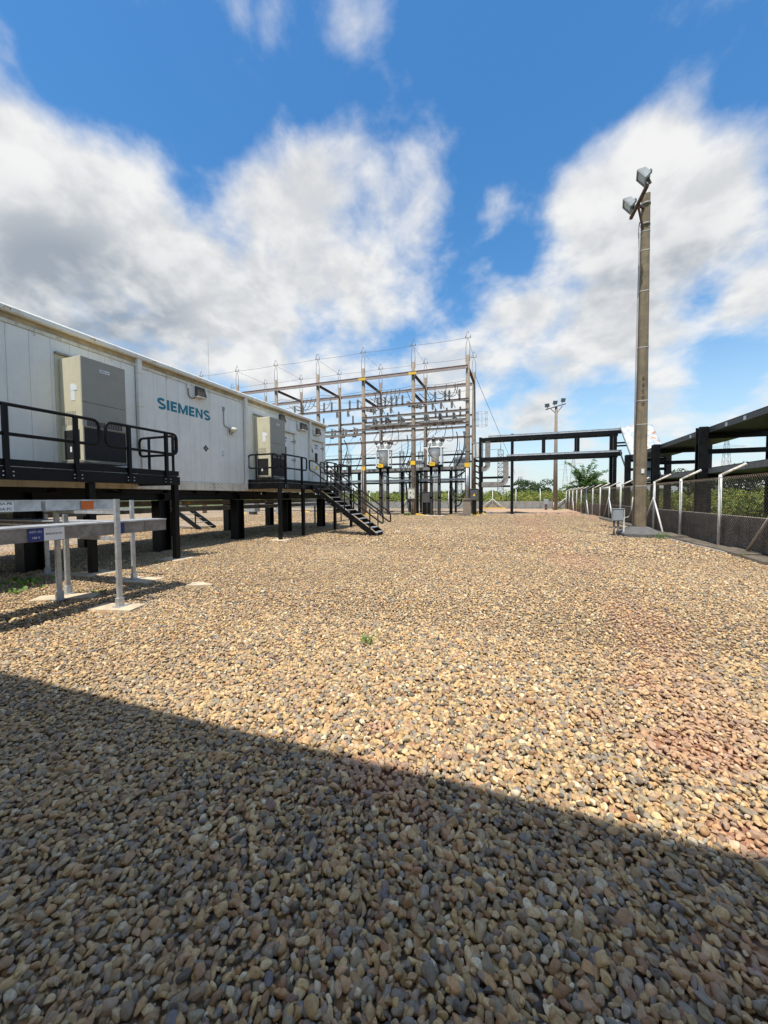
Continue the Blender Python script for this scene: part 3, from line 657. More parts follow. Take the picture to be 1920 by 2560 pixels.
MB().tube([(WX+.1+.01*math.cos(a),11.0+.055*math.cos(a),3.98+.09*math.sin(a)) for a in np.linspace(0,6.283,14)[:-1]], .012, 6, closed=True).build('cable_coil', CABLE, t_)
MB().lathe((WX+.12,11.12,3.86), [(0,.03),(.12,.04)], 10).build('sensor', LABW, t_)
t_ = thing('alarm_beacon', 'small red brown alarm box beside the far door', 'alarm', (WX, 16.76, 3.98))
MB().bbox(WX+.002,WX+.09,16.70,16.83,3.9,4.06,.01).build('body', RUST, t_); MB().lathe((WX+.09,16.765,4.0),[(0,.04),(.03,.03)],10,(1,0,0)).build('lens', LABW, t_)

# ---- platforms, rails, stairs
RR = .032
def rail_loop(pts, parent, r=.14, closed=True):
    return MB().tube(arcpts(pts, r, 5, closed), RR, 8, True, closed).build('rail', BLACK, parent)
def rect_rail(a, b, z0, z1, parent): return rail_loop([(*a, z1), (*b, z1), (*b, z0), (*a, z0)], parent)
def rpost(x, y, zt, parent, zb=1.98):
    p = MB().bbox(x-.036, x+.036, y-.036, y+.036, zb, zt, .004).build('post', BLACK, parent)
    k = MB()
    for dy in (-.07, .07):
        for z in (2.02, 2.09): k.lathe((x+.035, y+dy, z), [(0,.013),(.012,.013)], 6, (1,0,0))
    k.build('bolt', GALV, p)
def deck(parent, y0, y1, x0=-9.74, x1=-8.32):
    MB().bbox(x1-.03, x1+.01, y0, y1, 2.19, 2.31, .004).build('kick_plate', BLACK, parent)
    MB().bbox(x1-.05, x1+.03, y0-.01, y1+.01, 1.95, 2.165, .004).build('edge_beam', BLACK, parent)
    MB().bbox(x0, x1-.052, y0-.01, y0+.04, 1.95, 2.165, .004).build('end_beam', BLACK, parent)
    MB().bbox(x0, x1-.052, y1-.04, y1+.01, 1.95, 2.165, .004).build('end_beam', BLACK, parent)
    n = int((y1-y0)/.5); w = (y1-y0)/n
    for i in range(n): MB().bbox(x0, x1-.035, y0+i*w+.006, y0+(i+1)*w-.006, 2.168, 2.186, .003).build('deck_plate', DGREY, parent)
p1 = thing('access_platform', 'black steel platform with railings in front of the first air conditioner', 'platform', (-9, 4.5, 0))
deck(p1, 1.0, 7.5)
MB().bbox(-9.74,-8.36,7.46,7.5,2.19,2.31,.004).build('kick_plate', BLACK, p1)
rect_rail((-8.30,1.1),(-8.30,5.52),2.74,3.25,p1); rect_rail((-8.30,5.66),(-8.30,7.44),2.74,3.25,p1); rect_rail((-9.62,7.44),(-8.33,7.44),2.74,3.22,p1)
for y in (1.6,2.8,3.97,5.07,6.16,7.12): rpost(-8.29, y, 3.25, p1)
for x in (-9.28,-8.44): MB().bbox(x-.026,x+.026,7.42,7.47,1.98,3.22,.004).build('post', BLACK, p1)
for (x,y) in ((-8.36,7.40),(-8.44,5.40),(-8.40,3.2),(-8.40,1.2)):
    MB().bbox(x-.065,x+.065,y-.065,y+.065,0,1.95,.005).build('leg', BLACK, p1)
    struct_pad = MB().bbox(x-.35,x+.33,y-.3,y+.3,-.02,.052,.012).build('concrete_pad', PLATE, p1)
p2 = thing('access_platform', 'black steel platform with railings and stairs by the two doors', 'platform', (-9, 15, 0))
deck(p2, 11.86, 18.3)
MB().bbox(-9.74,-8.36,11.86,11.90,2.19,2.31,.004).build('kick_plate', BLACK, p2)
rect_rail((-9.70,11.92),(-8.40,11.92),2.74,3.25,p2); rect_rail((-8.30,11.98),(-8.30,13.82),2.74,3.25,p2)
rect_rail((-8.30,15.35),(-8.30,16.65),2.74,3.25,p2); rect_rail((-8.30,16.75),(-8.30,18.24),2.74,3.25,p2); rect_rail((-9.7,18.26),(-8.36,18.26),2.74,3.25,p2)
for y in (12.28,13.42,15.6,16.4,17.0,18.0): rpost(-8.29, y, 3.25, p2)
for x in (-9.35,-8.62): MB().bbox(x-.026,x+.026,11.89,11.94,1.98,3.25,.004).build('post', BLACK, p2)
for (x,y) in ((-8.30,11.9),(-8.27,13.45),(-8.32,16.4),(-8.28,18.2)):
    MB().bbox(x-.06,x+.06,y-.06,y+.06,0,1.95,.005).build('leg', BLACK, p2)
MB().bbox(-8.62,-7.95,11.6,12.2,-.02,.055,.012).build('concrete_pad', PLATE, p2)
XT, XF = -8.28, -5.42; NS = 11
def stair_z(x): return 2.17*(XF-x)/(XF-XT)
for y in (14.18, 15.12):
    s_ = MB().bar((XT-.02,y,2.07),(XF,y,.06),.045,.22,(0,0,1)).build('stringer', BLACK, p2)
    b_ = MB()
    for i in range(NS): x = XT+.13+i*(XF-XT)/NS; b_.lathe((x, y-.024 if y < 15 else y+.024, stair_z(x)-.13), [(0,.014),(.014,.014)], 6, (0,-1 if y < 15 else 1,0))
    b_.build('bolt', GALV, s_)
    tz = lambda x: 1.02 + stair_z(x)
    rail_loop([(XT-.1,y,tz(XT)+.02),(XT+.12,y,tz(XT+.12)+.06),(-5.05,y,.94),(-5.05,y,.52),(XT+.12,y,tz(XT+.12)-.40),(XT-.1,y,tz(XT)-.42)], p2, .12)
    for x in (-7.85,-6.75,-5.62): MB().bbox(x-.022,x+.022,y-.022,y+.022,stair_z(x)-.15,tz(x)-.02,.004).build('post', BLACK, p2)
for i in range(NS):
    x = XT + .06 + (i+.35)*(XF-XT)/NS; z = 2.17*(1-(i+1)/(NS+1))
    MB().bbox(x-.02, x+.22, 14.205, 15.095, z-.03, z, .006).build('tread', MGREY if i > 1 else DGREY, p2)

# ---- far-side stairs seen under the building
fs = thing('far_staircase', 'small black staircase seen under the raised white building', 'stairs', (-16, 15.2, 0))
for y in (14.7, 15.7): MB().bar((-18.4,y,2.0),(-15.0,y,.05),.05,.22).build('stringer', BLACK, fs)
for i in range(9): x = -18.1+i*.36; MB().bbox(x-.12,x+.12,14.73,15.67,1.82-i*.205-.03,1.82-i*.205,.005).build('tread', MGREY, fs)
for x in (-17.6, -15.3): MB().bbox(x-.025,x+.025,14.68,14.73,.1,2.6 if x < -16 else 1.2,.004).build('post', BLACK, fs)

# ================================================================== CABLE TRAYS BY THE BUILDING
def tray(parent, a, b, w, h, m=GALV, joints_=()):
    """covered metal tray from a to b (box with lid lips), axis aligned"""
    a, b = Vector(a), Vector(b); d = (b-a).normalized(); r = Vector((d.y,-d.x,0))
    MB().bar(a, b, w-.02, h-.012).build('trough', m, parent)
    MB().bar(a+Vector((0,0,h/2)), b+Vector((0,0,h/2)), w+.016, .02).build('lid', GALV, parent)
    for t_ in joints_:
        p = a.lerp(b, t_); MB().bar(p-d*.02, p+d*.02, w-.002, h+.0).build('coupling', GALVD, parent)
ct = thing('cable_tray_run', 'two low galvanised cable trays with blue and orange labels on slim posts', 'cable tray', (-6.2, 3.5, 0))
tray(ct, (-6.49,-.4,1.51), (-6.49,4.47,1.51), .42, .15, GALV, (.42,.78))
tray(ct, (-5.95,-.4,1.155), (-5.95,4.88,1.155), .44, .19, GALVD, (.40,.70,.93))
tray(ct, (-12.5,4.6,1.13), (-6.2,4.6,1.13), .38, .15, GALVD, (.7,))
tl = MB().bbox(-6.279,-6.276,2.86,3.06,1.445,1.575,.001).build('label', LABW, ct)
text('TSA-PB', .05, '+X', (-6.2755,2.965,1.547), INK, tl); text('TSA-PC', .05, '+X', (-6.2755,2.965,1.478), INK, tl)
tl = MB().bbox(-6.279,-6.276,2.62,2.855,1.445,1.575,.001).build('label', ORANGE, ct)
MB().bbox(-6.279,-6.276,3.88,4.06,1.445,1.575,.001).build('label', ORANGE, ct)
tl = MB().bbox(-5.729,-5.726,2.92,3.085,1.07,1.235,.001).build('label', BLUE, ct)
text('ACT-1S1', .036, '+X', (-5.7255,3.0,1.19), INKW, tl); text('120 V', .036, '+X', (-5.7255,3.0,1.115), INKW, tl)
tl = MB().bbox(-5.729,-5.726,3.088,3.32,1.07,1.235,.001).build('label', LABW, ct)
text('ENLACE FO', .036, '+X', (-5.7255,3.2,1.155), INK, tl)
MB().bbox(-5.729,-5.726,3.99,4.14,1.07,1.235,.001).build('label', BLUE, ct)
def strut(x, y, z1, parent, s=.045):
    p = MB(); p.bar((x-s/2+.003,y,0),(x-s/2+.003,y,z1),.006,s*1.3).bar((x,y+s*.62,0),(x,y+s*.62,z1),s,.006).bar((x,y-s*.62,0),(x,y-s*.62,z1),s,.006).bar((x+s*.3,y,0),(x+s*.3,y,z1),.02,s*1.2)
    p = p.build('post', GALV, parent)
    MB().bbox(x-.07,x+.07,y-.07,y+.07,.05,.062,.003).bbox(x-.035,x+.035,y-.045,y+.045,.062,.18,.004).build('base_shoe', GALV, p)
strut(-5.40,3.80,1.60,ct); strut(-6.66,3.76,1.42,ct); strut(-6.97,4.06,1.36,ct); strut(-6.98,5.2,1.58,ct); strut(-9.25,5.03,1.3,ct)
MB().bar((-6.68,3.79,1.41),(-5.42,3.79,1.41),.04,.045).build('cross_bar', GALV, ct); MB().bar((-6.2,3.79,1.03),(-5.42,3.79,1.03),.04,.045).build('cross_bar', GALV, ct)
MB().bar((-9.27,5.2,1.40),(-7.0,5.2,1.40),.04,.045).build('cross_bar', GALV, ct); MB().bar((-9.2,4.85,1.03),(-6.9,4.85,1.03),.04,.045).build('cross_bar', GALV, ct)
def pad(x, y, rot, sx, sy, label):
    c, s = math.cos(rot), math.sin(rot); m = MB(); P = [(-sx,-sy),(sx,-sy),(sx,sy),(-sx,sy)]
    q = lambda u, v, z: (x+u*c-v*s, y+u*s+v*c, z)
    m.hexa([q(u,v,-.02) for u,v in P] + [q(u*.985,v*.985,.05) for u,v in P])
    m.build('concrete_pad', PLATE, label=label, cat='paving slab', group='concrete pads under the tray posts')
pad(-5.44,3.78,.25,.34,.17,'square concrete pad under the tallest galvanised tray post')
pad(-6.80,3.92,.6,.42,.17,'long concrete pad under two galvanised tray posts side by side')
pad(-6.90,5.22,.1,.40,.24,'concrete pad under the tray post with stained corner')
pad(-9.0,5.1,.0,.45,.2,'concrete pad half in shade beside the building leg')
m = MB(); P = []
for k in range(14):
    a = 2*math.pi*k/14; rr_ = .23*(1+.25*math.sin(3*a+1)+.1*math.sin(5*a)); P.append((-5.41+rr_*math.cos(a), 5.25+rr_*.55*math.sin(a)))
m._add([(x,y,-.01) for x,y in P]+[(x,y,.06) for x,y in P], [tuple(range(14,28)), *[(i,(i+1)%14,(i+1)%14+14,i+14) for i in range(14)]])
m.build('flat_stone', PLATE, label='pale flat broken slab lying on the pebbles', cat='stone')
ut = thing('under_floor_tray', 'double galvanised cable tray running beneath the white building', 'cable tray', (-11, 9, 0))
tray(ut, (-11.2,-1,1.44), (-11.2,24,1.44), .4, .17, GALVD, (.35,.45,.6)); tray(ut, (-11.2,-1,1.22), (-11.2,24,1.22), .4, .16, GALVD, (.38,.5,.66))
MB().bbox(-10.997,-10.994,9.9,10.0,1.40,1.49,.001).build('label', LABW, ut); MB().bbox(-10.997,-10.994,10.25,10.36,1.40,1.49,.001).build('label', YEL, ut)
MB().bbox(-10.997,-10.994,14.6,14.7,1.40,1.49,.001).build('label', LABW, ut)
for y in (2, 6.5, 13.2, 19.5, 23): MB().bbox(-11.24,-11.16,y-.04,y+.04,0,1.13,.004).build('post', GALVD, ut)

# ================================================================== BUILDING BEHIND THE CAMERA (casts the foreground shade)
cb = thing('control_building', 'plain white control building whose roof shades the near pebbles', 'building', (-1.5, -3.5, 0))
BH = 2.04 + .55; BH = BH / .40
MB().box(-9.0, 4.6, -6.5, -.62, -.02, BH-.16).build('wall', WHITE, cb)
MB().bbox(-9.1, 4.7, -6.6, -.55, BH-.155, BH, .01).build('roof', CREAM, cb)
d = MB().bbox(1.5,2.5,-.618,-.58,.05,2.15,.006).build('door', MGREY, cb); MB().bbox(2.36,2.42,-.579,-.53,1.0,1.12,.006).build('handle', GALV, d)
wd = MB().bbox(-4.6,-3.2,-.618,-.59,1.1,2.2,.006).build('window', FASCIA, cb); MB().box(-4.53,-3.27,-.589,-.586,1.17,2.13).build('pane', GLASSY, wd)

# ================================================================== GANTRY
GX = [-3.9,-8.57,-13.27,-17.95,-22.65,-27.37,-32.1]; GY, GR = 32.15, 36.8
ga = thing('switchyard_gantry', 'tall open gantry of concrete posts and steel beams with lightning spikes', 'gantry', (-16, 34.5, 0))
def gpost(x, y):
    n = 10
    m = MB().lathe((x,y,0), [(0,.235),(6,.20),(13.3,.15)], n).build('post', POST, ga)
    s_ = MB()
    for dx in (-.16, .16): s_.tube(arcpts([(x+dx,y,12.8),(x+dx,y,14.15),(x+dx*.15,y,14.7)],.3), .022, 5)
    s_.bar((x-.24,y,14.72),(x+.24,y,14.72),.03,.04)
    for dx in (-.2, .2): s_.tube([(x+dx,y,14.72),(x+dx*1.05,y,14.95)], .03, 5)
    s_.tube(arcpts([(x-.1,y,14.72),(x-.1,y,15.2),(x+.02,y,15.28),(x+.1,y,15.05)],.12), .018, 5)
    s_.build('lightning_spike', GALVD, m)
    for z in (3.4, 5.4, 6.6): MB().lathe((x,y,z), [(0,.235),(.05,.235)], 10).build('band', GALVD, m)
for i, x in enumerate(GX):
    gpost(x, GY); gpost(x, GR)
    for z, zz in ((12.26,0),(10.6,1)):
        if zz and i not in (1, 2): continue
        MB().ibeam((x+.05,GY+.18,z),(x+.05,GR-.18,z),.16,.2,.02).build('cross_beam', RUST, ga)
for y in (GY, GR):
    for i in range(6):
        a, b = GX[i+1], GX[i]; yy = y - .24 if y == GY else y + .24
        for z, w, h in ((12.30,.14,.18),):
            MB().bbox(a-.02 if i == 5 else a, b+.02 if i == 0 else b-.004, yy-.04, yy+.04, z+.05, z+.17, .004).build('beam', RUST, ga)
            MB().bbox(a, b-.004, yy-.05, yy+.02, z-.13, z+.046, .004).build('beam', BEAMW, ga)
for z, lst, y in ((9.66,range(0,5),GY-.22),(8.78,range(0,2),GY-.22),(7.72,range(0,3),GY-.22),(7.36,range(0,4),GR+.2),(8.3,range(0,4),GR+.2),(9.4,range(0,6),GR+.2),(8.12,range(0,2),GY+.3)):
    for i in lst:
        a, b = GX[i+1], GX[i]
        MB().bbox(a-.1, b+.1 if i == 0 else b-.104, y-.045, y+.045, z+.03, z+.11, .004).build('beam', RUST, ga)
        MB().bbox(a-.1, b+.1 if i == 0 else b-.104, y-.03, y+.03, z-.10, z+.026, .004).build('beam', GALVD, ga)
for x in (GX[1], GX[2]):
    pl = MB().bbox(x-.36,x+.36,GY-.33,GY-.29,12.16,12.38,.01).build('plate', YELC, ga)
for x, z in ((GX[1],4.58),(GX[2],4.24),(GX[0],4.24)):
    MB().bbox(x-.22,x+.22,GY-.265,GY-.235,z-.17,z+.17,.004).build('number_plate', YEL, ga)
# post feet: grey caps and yellow kerb wedges
for x in GX[:6]:
    m = MB(); m.hexa([(x+.3,GY-.45,-.02),(x+1.05,GY-.7,-.02),(x+1.15,GY-.4,-.02),(x+.4,GY-.1,-.02),(x+.3,GY-.45,.17),(x+1.0,GY-.68,.05),(x+1.1,GY-.42,.05),(x+.4,GY-.1,.17)])
    m.build('foot_block', YELC, ga)
    m = MB(); m.hexa([(x+.3,GR-.45,-.02),(x+1.05,GR-.7,-.02),(x+1.15,GR-.4,-.02),(x+.4,GR-.1,-.02),(x+.3,GR-.45,.17),(x+1.0,GR-.68,.05),(x+1.1,GR-.42,.05),(x+.4,GR-.1,.17)])
    m.build('foot_block', YELC, ga)
MB().bbox(GX[0]-.62,GX[0]+.62,GY-.62,GY+.6,-.02,.10,.02).build('footing', FOOT, ga)
MB().bbox(GX[0]-.33,GX[0]+.33,GY-.33,GY+.33,.102,1.35,.02).bbox(GX[0]-.40,GX[0]+.40,GY-.4,GY+.4,1.352,1.45,.01).build('concrete_sleeve', POST, ga)
for x, zt in ((GX[0],4.4),(GX[0]+.12,4.4)): MB().tube([(x-.05,GY-.37,1.45),(x-.05,GY-.30,4.0)], .05, 8).build('conduit', GALV, ga)
for x in (GX[2]-.12, GX[2]+.05): MB().tube([(x,GY-.30,.1),(x,GY-.28,4.4)], .045, 8).build('conduit', GALVD, ga)
# earth and bus wires
WG = 'overhead wires of the gantry'
def bay(x): return 'in the bay of the second breaker' if x > -8.57 else 'in the bay of the first breaker' if x > -13.27 else 'just past the white building end' if x > -17.95 else 'behind the white building roof'
def wire(pts, r, label, m=WIRE, n=4, cat='wire', name='wire', group=WG):
    return MB().tube(pts, r, n).build(name, m, label=label, cat=cat, group=group)
for y, lab in ((GY,'thin earth wire strung along the front row of lightning spikes'),(GR,'thin earth wire strung along the rear row of lightning spikes')):
    p = []
    for i in range(len(GX)-1): p += sag((GX[i],y,14.75),(GX[i+1],y,14.75),.06,6)[:-1]
    p.append(Vector((GX[-1],y,14.75))); p.append(Vector((GX[-1]-25,y+3,14.2))); wire(p, .014, lab)
for i, x in enumerate(GX[:-1]):
    wire([(x,GY,14.72),(GX[i],GR,14.72)], .012, 'thin wire from front to rear lightning spike, %s gantry row post' % ('corner','cabinet','third','fourth','fifth','sixth')[i])
for y, z in ((32.9,11.55),(34.2,11.75),(35.6,11.45)):
    p = []
    for i in range(6): p += sag((GX[i],y,z),(GX[i+1],y,z),.16,8)[:-1]
    wire(p, .018, 'bare busbar wire hung below the top gantry beams')
for k, (x, z) in enumerate(((-5,9.4),(-6.2,9.2),(-7.4,9.0),(-9.8,9.1),(-11.2,8.9),(-12.2,8.7),(-15,8.7),(-16.2,8.5),(-19,8.4),(-20.4,8.2))):
    wire(sag((x,GR+.3,z),(x-34,95,10.5+.2*k),1.2,12), .02, 'outgoing line wire leaving the rear of the gantry ' + bay(x))
wire([(GX[0]+.05,GR,13.2),(-1.2,55,7.6),(-.3,70,5.5)], .022, 'slack guy wire from the corner post of the gantry')
# post insulators on the beams
def insul(x, y, z, h=.75, m=GINS, up=1):
    pr = []; n = 7
    for k in range(n): q = h*k/n; pr += [(q,.055),(q+h*.35/n,.115),(q+h*.5/n,.115),(q+h*.7/n,.055)]
    pr += [(h,.055),(h+.06,.04)]
    return MB().lathe((x,y,z), pr, 10, (0,0,up))
IG = 'ribbed post insulators on the gantry beams'
for x in (-4.55,-5.4,-5.75,-6.6,-9.5,-10.05,-10.5,-11.1,-11.8,-13.75,-14.55,-16.4,-17.2,-19.5,-20.4):
    insul(x, GY-.22, 9.775).build('post_insulator', GINS, label='grey ribbed insulator on the front second beam ' + bay(x), cat='insulator', group=IG)
for x in (-5.2,-6.5,-7.6,-9.9,-11.4,-12.6,-15,-16.5,-20,-21.5):
    insul(x, GR+.2, 9.515).build('post_insulator', PORC, label='brown ribbed insulator on the rear row beam ' + bay(x), cat='insulator', group=IG)
# hanging arrester / fuse brackets below the second beam
for x in (-5.1,-6.0,-6.7,-10.4,-11.2,-12.0,-14.5,-15.6,-19.6):
    t_ = thing('fuse_cutout', 'slanted fuse cutout hanging below a beam ' + bay(x), 'fuse', (x,GY-.22,9.2), 'fuse cutouts on the gantry')
    MB().bar((x,GY-.22,9.55),(x,GY-.75,9.25),.04).build('bracket', GALVD, t_)
    insul(x, GY-.75, 9.45, .5, PORC, -1).build('insulator', GINS, t_)
    MB().tube([(x+.02,GY-.85,9.5),(x+.32,GY-1.0,8.85)], .028, 6).build('fuse_tube', PORC, t_)
# disconnect switches
def disconn(x0, x1, y, z, label):
    t_ = thing('disconnect_switch', label, 'switch', ((x0+x1)/2, y, z), 'three pole disconnect switches on the gantry')
    MB().bbox(x0,x1,y-.05,y+.05,z,z+.10,.006).build('base_rail', GALVD, t_); MB().bbox(x0,x1,y+.6,y+.7,z,z+.10,.006).build('base_rail', GALVD, t_)
    n = 3
    for k in range(n):
        x = x0 + (k+.5)*(x1-x0)/n
        for yy in (y, y+.65):
            insul(x, yy, z+.102, .48).build('insulator', PORC if k % 2 else GINS, t_)
        MB().bar((x-.02,y-.25,z+.66),(x-.02,y+.9,z+.70),.05,.06).build('blade', GALV, t_)
        MB().bar((x+.45,y-.1,z-.12),(x+.1,y-.05,z+.4),.04,.04).build('linkage', GALVD, t_)
        MB().bbox(x-.16,x+.16,y-.16,y+.1,z-.22,z-.02,.01).build('bearing', GALVD, t_)
    MB().tube([(x0-.2,y-.2,z-.1),(x1+.2,y-.2,z-.1)], .03, 6).build('drive_shaft', GALVD, t_)
disconn(-8.2,-4.4,GY+.1,8.0,'three pole disconnect switch in the last gantry bay above the second breaker')
disconn(-12.9,-9.0,GY+.1,8.0,'three pole disconnect switch above the first breaker')
disconn(-17.3,-13.8,GY+.4,7.45,'three pole disconnect switch left of the first breaker bay')
disconn(-7.8,-4.4,GY-.75,7.95,'front disconnect switch frame hung outside the last gantry bay')
disconn(-12.6,-9.1,GY-.75,7.95,'front disconnect switch frame hung outside the first breaker bay')
for x, lab in ((-9.6,'pale bundle of switch gear hung beside the cabinet post below the yellow plate'),(-14.2,'pale bundle of switch gear hung under the left cross beam')):
    t_ = thing('switch_cluster', lab, 'switch', (x,34,10.1))
    for k in range(4): MB().bbox(x+k*.32,x+k*.32+.24,33.6+k*.15,34.3+k*.15,10.0-.06*k,10.42-.06*k,.03).build('housing', LGREY if k % 2 else GALVD, t_)
    for k in range(3): MB().tube(arcpts([(x+.3,33.9+.2*k,10.0),(x+1.2,33.9+.2*k,9.85),(x+2.4,34.1,10.1+.1*k)],.3), .03, 5).build('busbar', GALVD, t_)
# jumper cables
JG = 'dark jumper cables of the gantry'
def jump(a, b, s, label='dark jumper cable looping between gantry beams', r=.028, side=(0,0,0)):
    return wire(sag(a, b, s, 12, side), r, label, CABLE, 5, 'cable', 'jumper_cable', JG)
JL = 'dark jumper cable under the top wires'
for x in (-4.9,-5.1,-5.9,-6.9,-10.2,-10.6,-11.0,-11.4,-12.5,-17.2,-18.9,-19.4,-19.9):
    jump((x,33.4,11.5),(x-1.1-.25*random.random(),GY-.2,10.55),    .75+.4*random.random(),JL+' '+bay(x),.028,(.35,0,0))
for x in (-5.4,-8.0,-9.8,-13.0): jump((x,34.2,11.7),(x+1.4,34.1,10.2),.7,JL+' '+bay(x))
JL2 = 'dark cable hanging from the switches towards the breakers and the cable trays'
for (a, b, s_, sd) in (((-11.9,32.3,7.7),(-12.0,31.3,6.65),.1,0),((-11.2,32.3,7.7),(-11.2,31.3,6.8),.05,0),((-10.5,32.3,7.9),(-10.4,31.3,6.6),.35,0),((-10.1,32.3,7.9),(-10.25,31.4,6.2),.5,.3),
    ((-7.1,32.3,7.8),(-7.15,31.3,6.65),.1,0),((-6.45,32.3,7.8),(-6.45,31.3,6.8),.05,0),((-5.7,32.3,7.9),(-5.75,31.3,6.6),.3,0),((-5.3,32.3,7.9),(-5.5,31.4,6.3),.6,.3)):
    jump(a, b, s_, 'dark cable from the switches to the breaker bushings ' + bay(a[0]), .026, (sd,0,0))
for x in (-9.7,-9.3,-9.1,-5.1,-4.5,-4.4,-14.4):
    wire(sag((x,34,7.4),(x-.75,34.6,4.4),-.0,12,(.35,0,0)), .04, 'dark cable hanging to the tray rack ' + bay(x), CABLE, 6, 'cable', 'jumper_cable', JG)
wire(arcpts([(-15.9,33.5,7.2),(-15.5,33.5,6.4),(-16.2,33.6,4.6)],.8,8), .05, 'thick black cable bending down beside the end of the white building', CABLE, 6, 'cable', 'power_cable', JG)
# ladder hoop on the rear corner post
lh = thing('post_cage', 'wire cage of climbing hoops on the rear corner post', 'ladder', (GX[0]+.5,GR,8.2))
for z in (8.3,8.9,9.5): MB().tube([(GX[0]+.75+.5*math.cos(a),GR+.5*math.sin(a),z) for a in np.linspace(0,6.283,15)[:-1]], .018, 5, closed=True).build('hoop', GALV, lh)
for a in np.linspace(0,6.283,9)[:-1]: MB().tube([(GX[0]+.75+.5*math.cos(a),GR+.5*math.sin(a),8.2),(GX[0]+.75+.5*math.cos(a),GR+.5*math.sin(a),9.6)], .012, 4).build('bar', GALV, lh)

# ---- breakers on twin black pedestals
def breaker(x, label, num, yb=30.95):
    t_ = thing('circuit_breaker', label, 'circuit breaker', (x, yb, 0), 'circuit breakers before the gantry')
    for dx in (-.34, .34):
        l = MB().lathe((x+dx,yb,0), [(0,.17),(.03,.17),(.03,.125),(4.1,.125)], 12).build('leg', BLACK, t_)
        for z in (1.6,2.75): MB().lathe((x+dx,yb,z), [(0,.18),(.04,.18)], 12).build('collar', BLACK, l)
    MB().bbox(x-.62,x+.62,yb-.35,yb+.35,4.1,4.25,.01).build('platform', BLACK, t_)
    MB().lathe((x,yb,4.26), [(0,.33),(.62,.33),(.70,.36),(1.05,.50),(1.34,.52)], 18).build('tank', LGREY, t_)
    MB().lathe((x,yb,5.605), [(0,.62),(.10,.62)], 18).build('ring', LGREY, t_)
    MB().lathe((x,yb,5.71), [(0,.46),(.16,.42),(.30,.26),(.36,.1)], 18).build('dome', LGREY, t_)
    for k in range(6):
        a = math.pi/6 + k*math.pi/3; ax = Vector((math.cos(a)*.58, math.sin(a)*.58, .82)); p = Vector((x+math.cos(a)*.24, yb+math.sin(a)*.24, 5.72))
        u = MB().lathe(p, [(0,.17),(.10,.20),(.50,.20),(.54,.17)], 12, ax).build('bushing', LGREY, t_)
        pr = []
        for q in range(4): pr += [(.545+q*.075,.14),(.565+q*.075,.165),(.595+q*.075,.165),(.61+q*.075,.14)]
        MB().lathe(p, pr+[(.86,.05),(1.0,.03)], 12, ax).build('insulator', PORC, u)
    for dx, dy in ((-.56,-.38),(.56,-.38),(-.56,.38),(.56,.38)): MB().bbox(x+dx-.045,x+dx+.045,yb+dy-.045,yb+dy+.045,4.252,5.6,.006).build('frame_post', LGREY, t_)
    for dy in (-.38,.38): MB().bbox(x-.9,x+.9,yb+dy-.04,yb+dy+.04,5.602,5.70,.006).build('frame_rail', LGREY, t_)
    s_ = MB().bbox(x-.40,x+.06,yb-.40,yb-.375,4.16,4.48,.004).build('number_sign', YEL, t_)
    text('PE-%d' % num, .15, '-Y', (x-.17,yb-.402,4.32), RUST, s_)
    MB().tube(arcpts([(x-.25,yb-.5,6.0),(x-.45,yb-.62,5.4),(x-.3,yb-.55,4.95),(x+.1,yb-.5,4.75)],.3), .03, 6).build('control_cable', CABLE, t_)
    MB().bar((x-.02,yb-.39,4.62),(x+.14,yb-.39,4.8),.05).build('crank', YELC, t_)
    for k in range(4): MB().tube(arcpts([(x-.18+k*.11,yb+.02*k,.05),(x-.18+k*.11,yb+.02*k,3.2),(x-.05+k*.05,yb+.1,3.9)],.2), .03, 6).build('conduit', GALV if k % 2 else GALVD, t_)
    MB().bbox(x-.85,x+.75,yb-.45,yb+.4,-.02,.07,.02).build('concrete_pad', PLATE, t_)
breaker(-10.9,'white circuit breaker with ribbed bushings on twin black legs left of the cabinet post',1)
breaker(-6.4,'white circuit breaker with ribbed bushings on twin black legs right of the cabinet post',2)

# ---- cabinets
def cabinet(x0,x1,y0,y1,z0,z1,m,label,legs=None,tri=False,vents=False):
    t_ = thing('control_cabinet', label, 'cabinet', ((x0+x1)/2,(y0+y1)/2,z0))
    MB().bbox(x0,x1,y0,y1,z0,z1,.015).build('body', m, t_)
    d = MB().bbox(x0+.03,x1-.03,y0-.018,y0-.002,z0+.04,z1-.04,.006).build('door', m, t_)
    MB().bbox(x1-.12,x1-.08,y0-.05,y0-.019,(z0+z1)/2-.07,(z0+z1)/2+.07,.005).build('handle', INK, d)
    MB().bbox(x0-.03,x1+.03,y0-.05,y1+.02,z1+.002,z1+.03,.005).build('top', m, t_)
    if vents:
        for k, z in enumerate((z1-.16, z1-.38, z0+.14)): MB().bbox(x0+.18,x0+.30,y0-.022,y0-.019,z-.05,z+.05,.001).build('label', (LABW,INK,BLUE)[k], d)
        MB().bbox(x0+.15,x0+.35,y0-.022,y0-.019,z1-.09,z1-.05,.001).build('label', YEL, d)
    if tri:
        m_ = MB(); cx = (x0+x1)/2; cz = (z0+z1)/2; m_._add([(cx-.11,y0-.0195,cz-.1),(cx+.11,y0-.0195,cz-.1),(cx,y0-.0195,cz+.12)], [(0,1,2)]); m_.build('warning_triangle', YEL, d)
    if legs:
        for x in legs: MB().bbox(x-.16,x+.16,y0+.05,y1-.05,0,z0-.002,.01).build('leg', BLACK, t_)
    return t_
c_ = cabinet(-8.93,-8.33,31.55,31.86,1.45,2.35,mat('ivory_cabinet',(.55,.53,.42),.5,0,.05,4),'ivory control cabinet with small labels strapped to a gantry post',None,False,True)
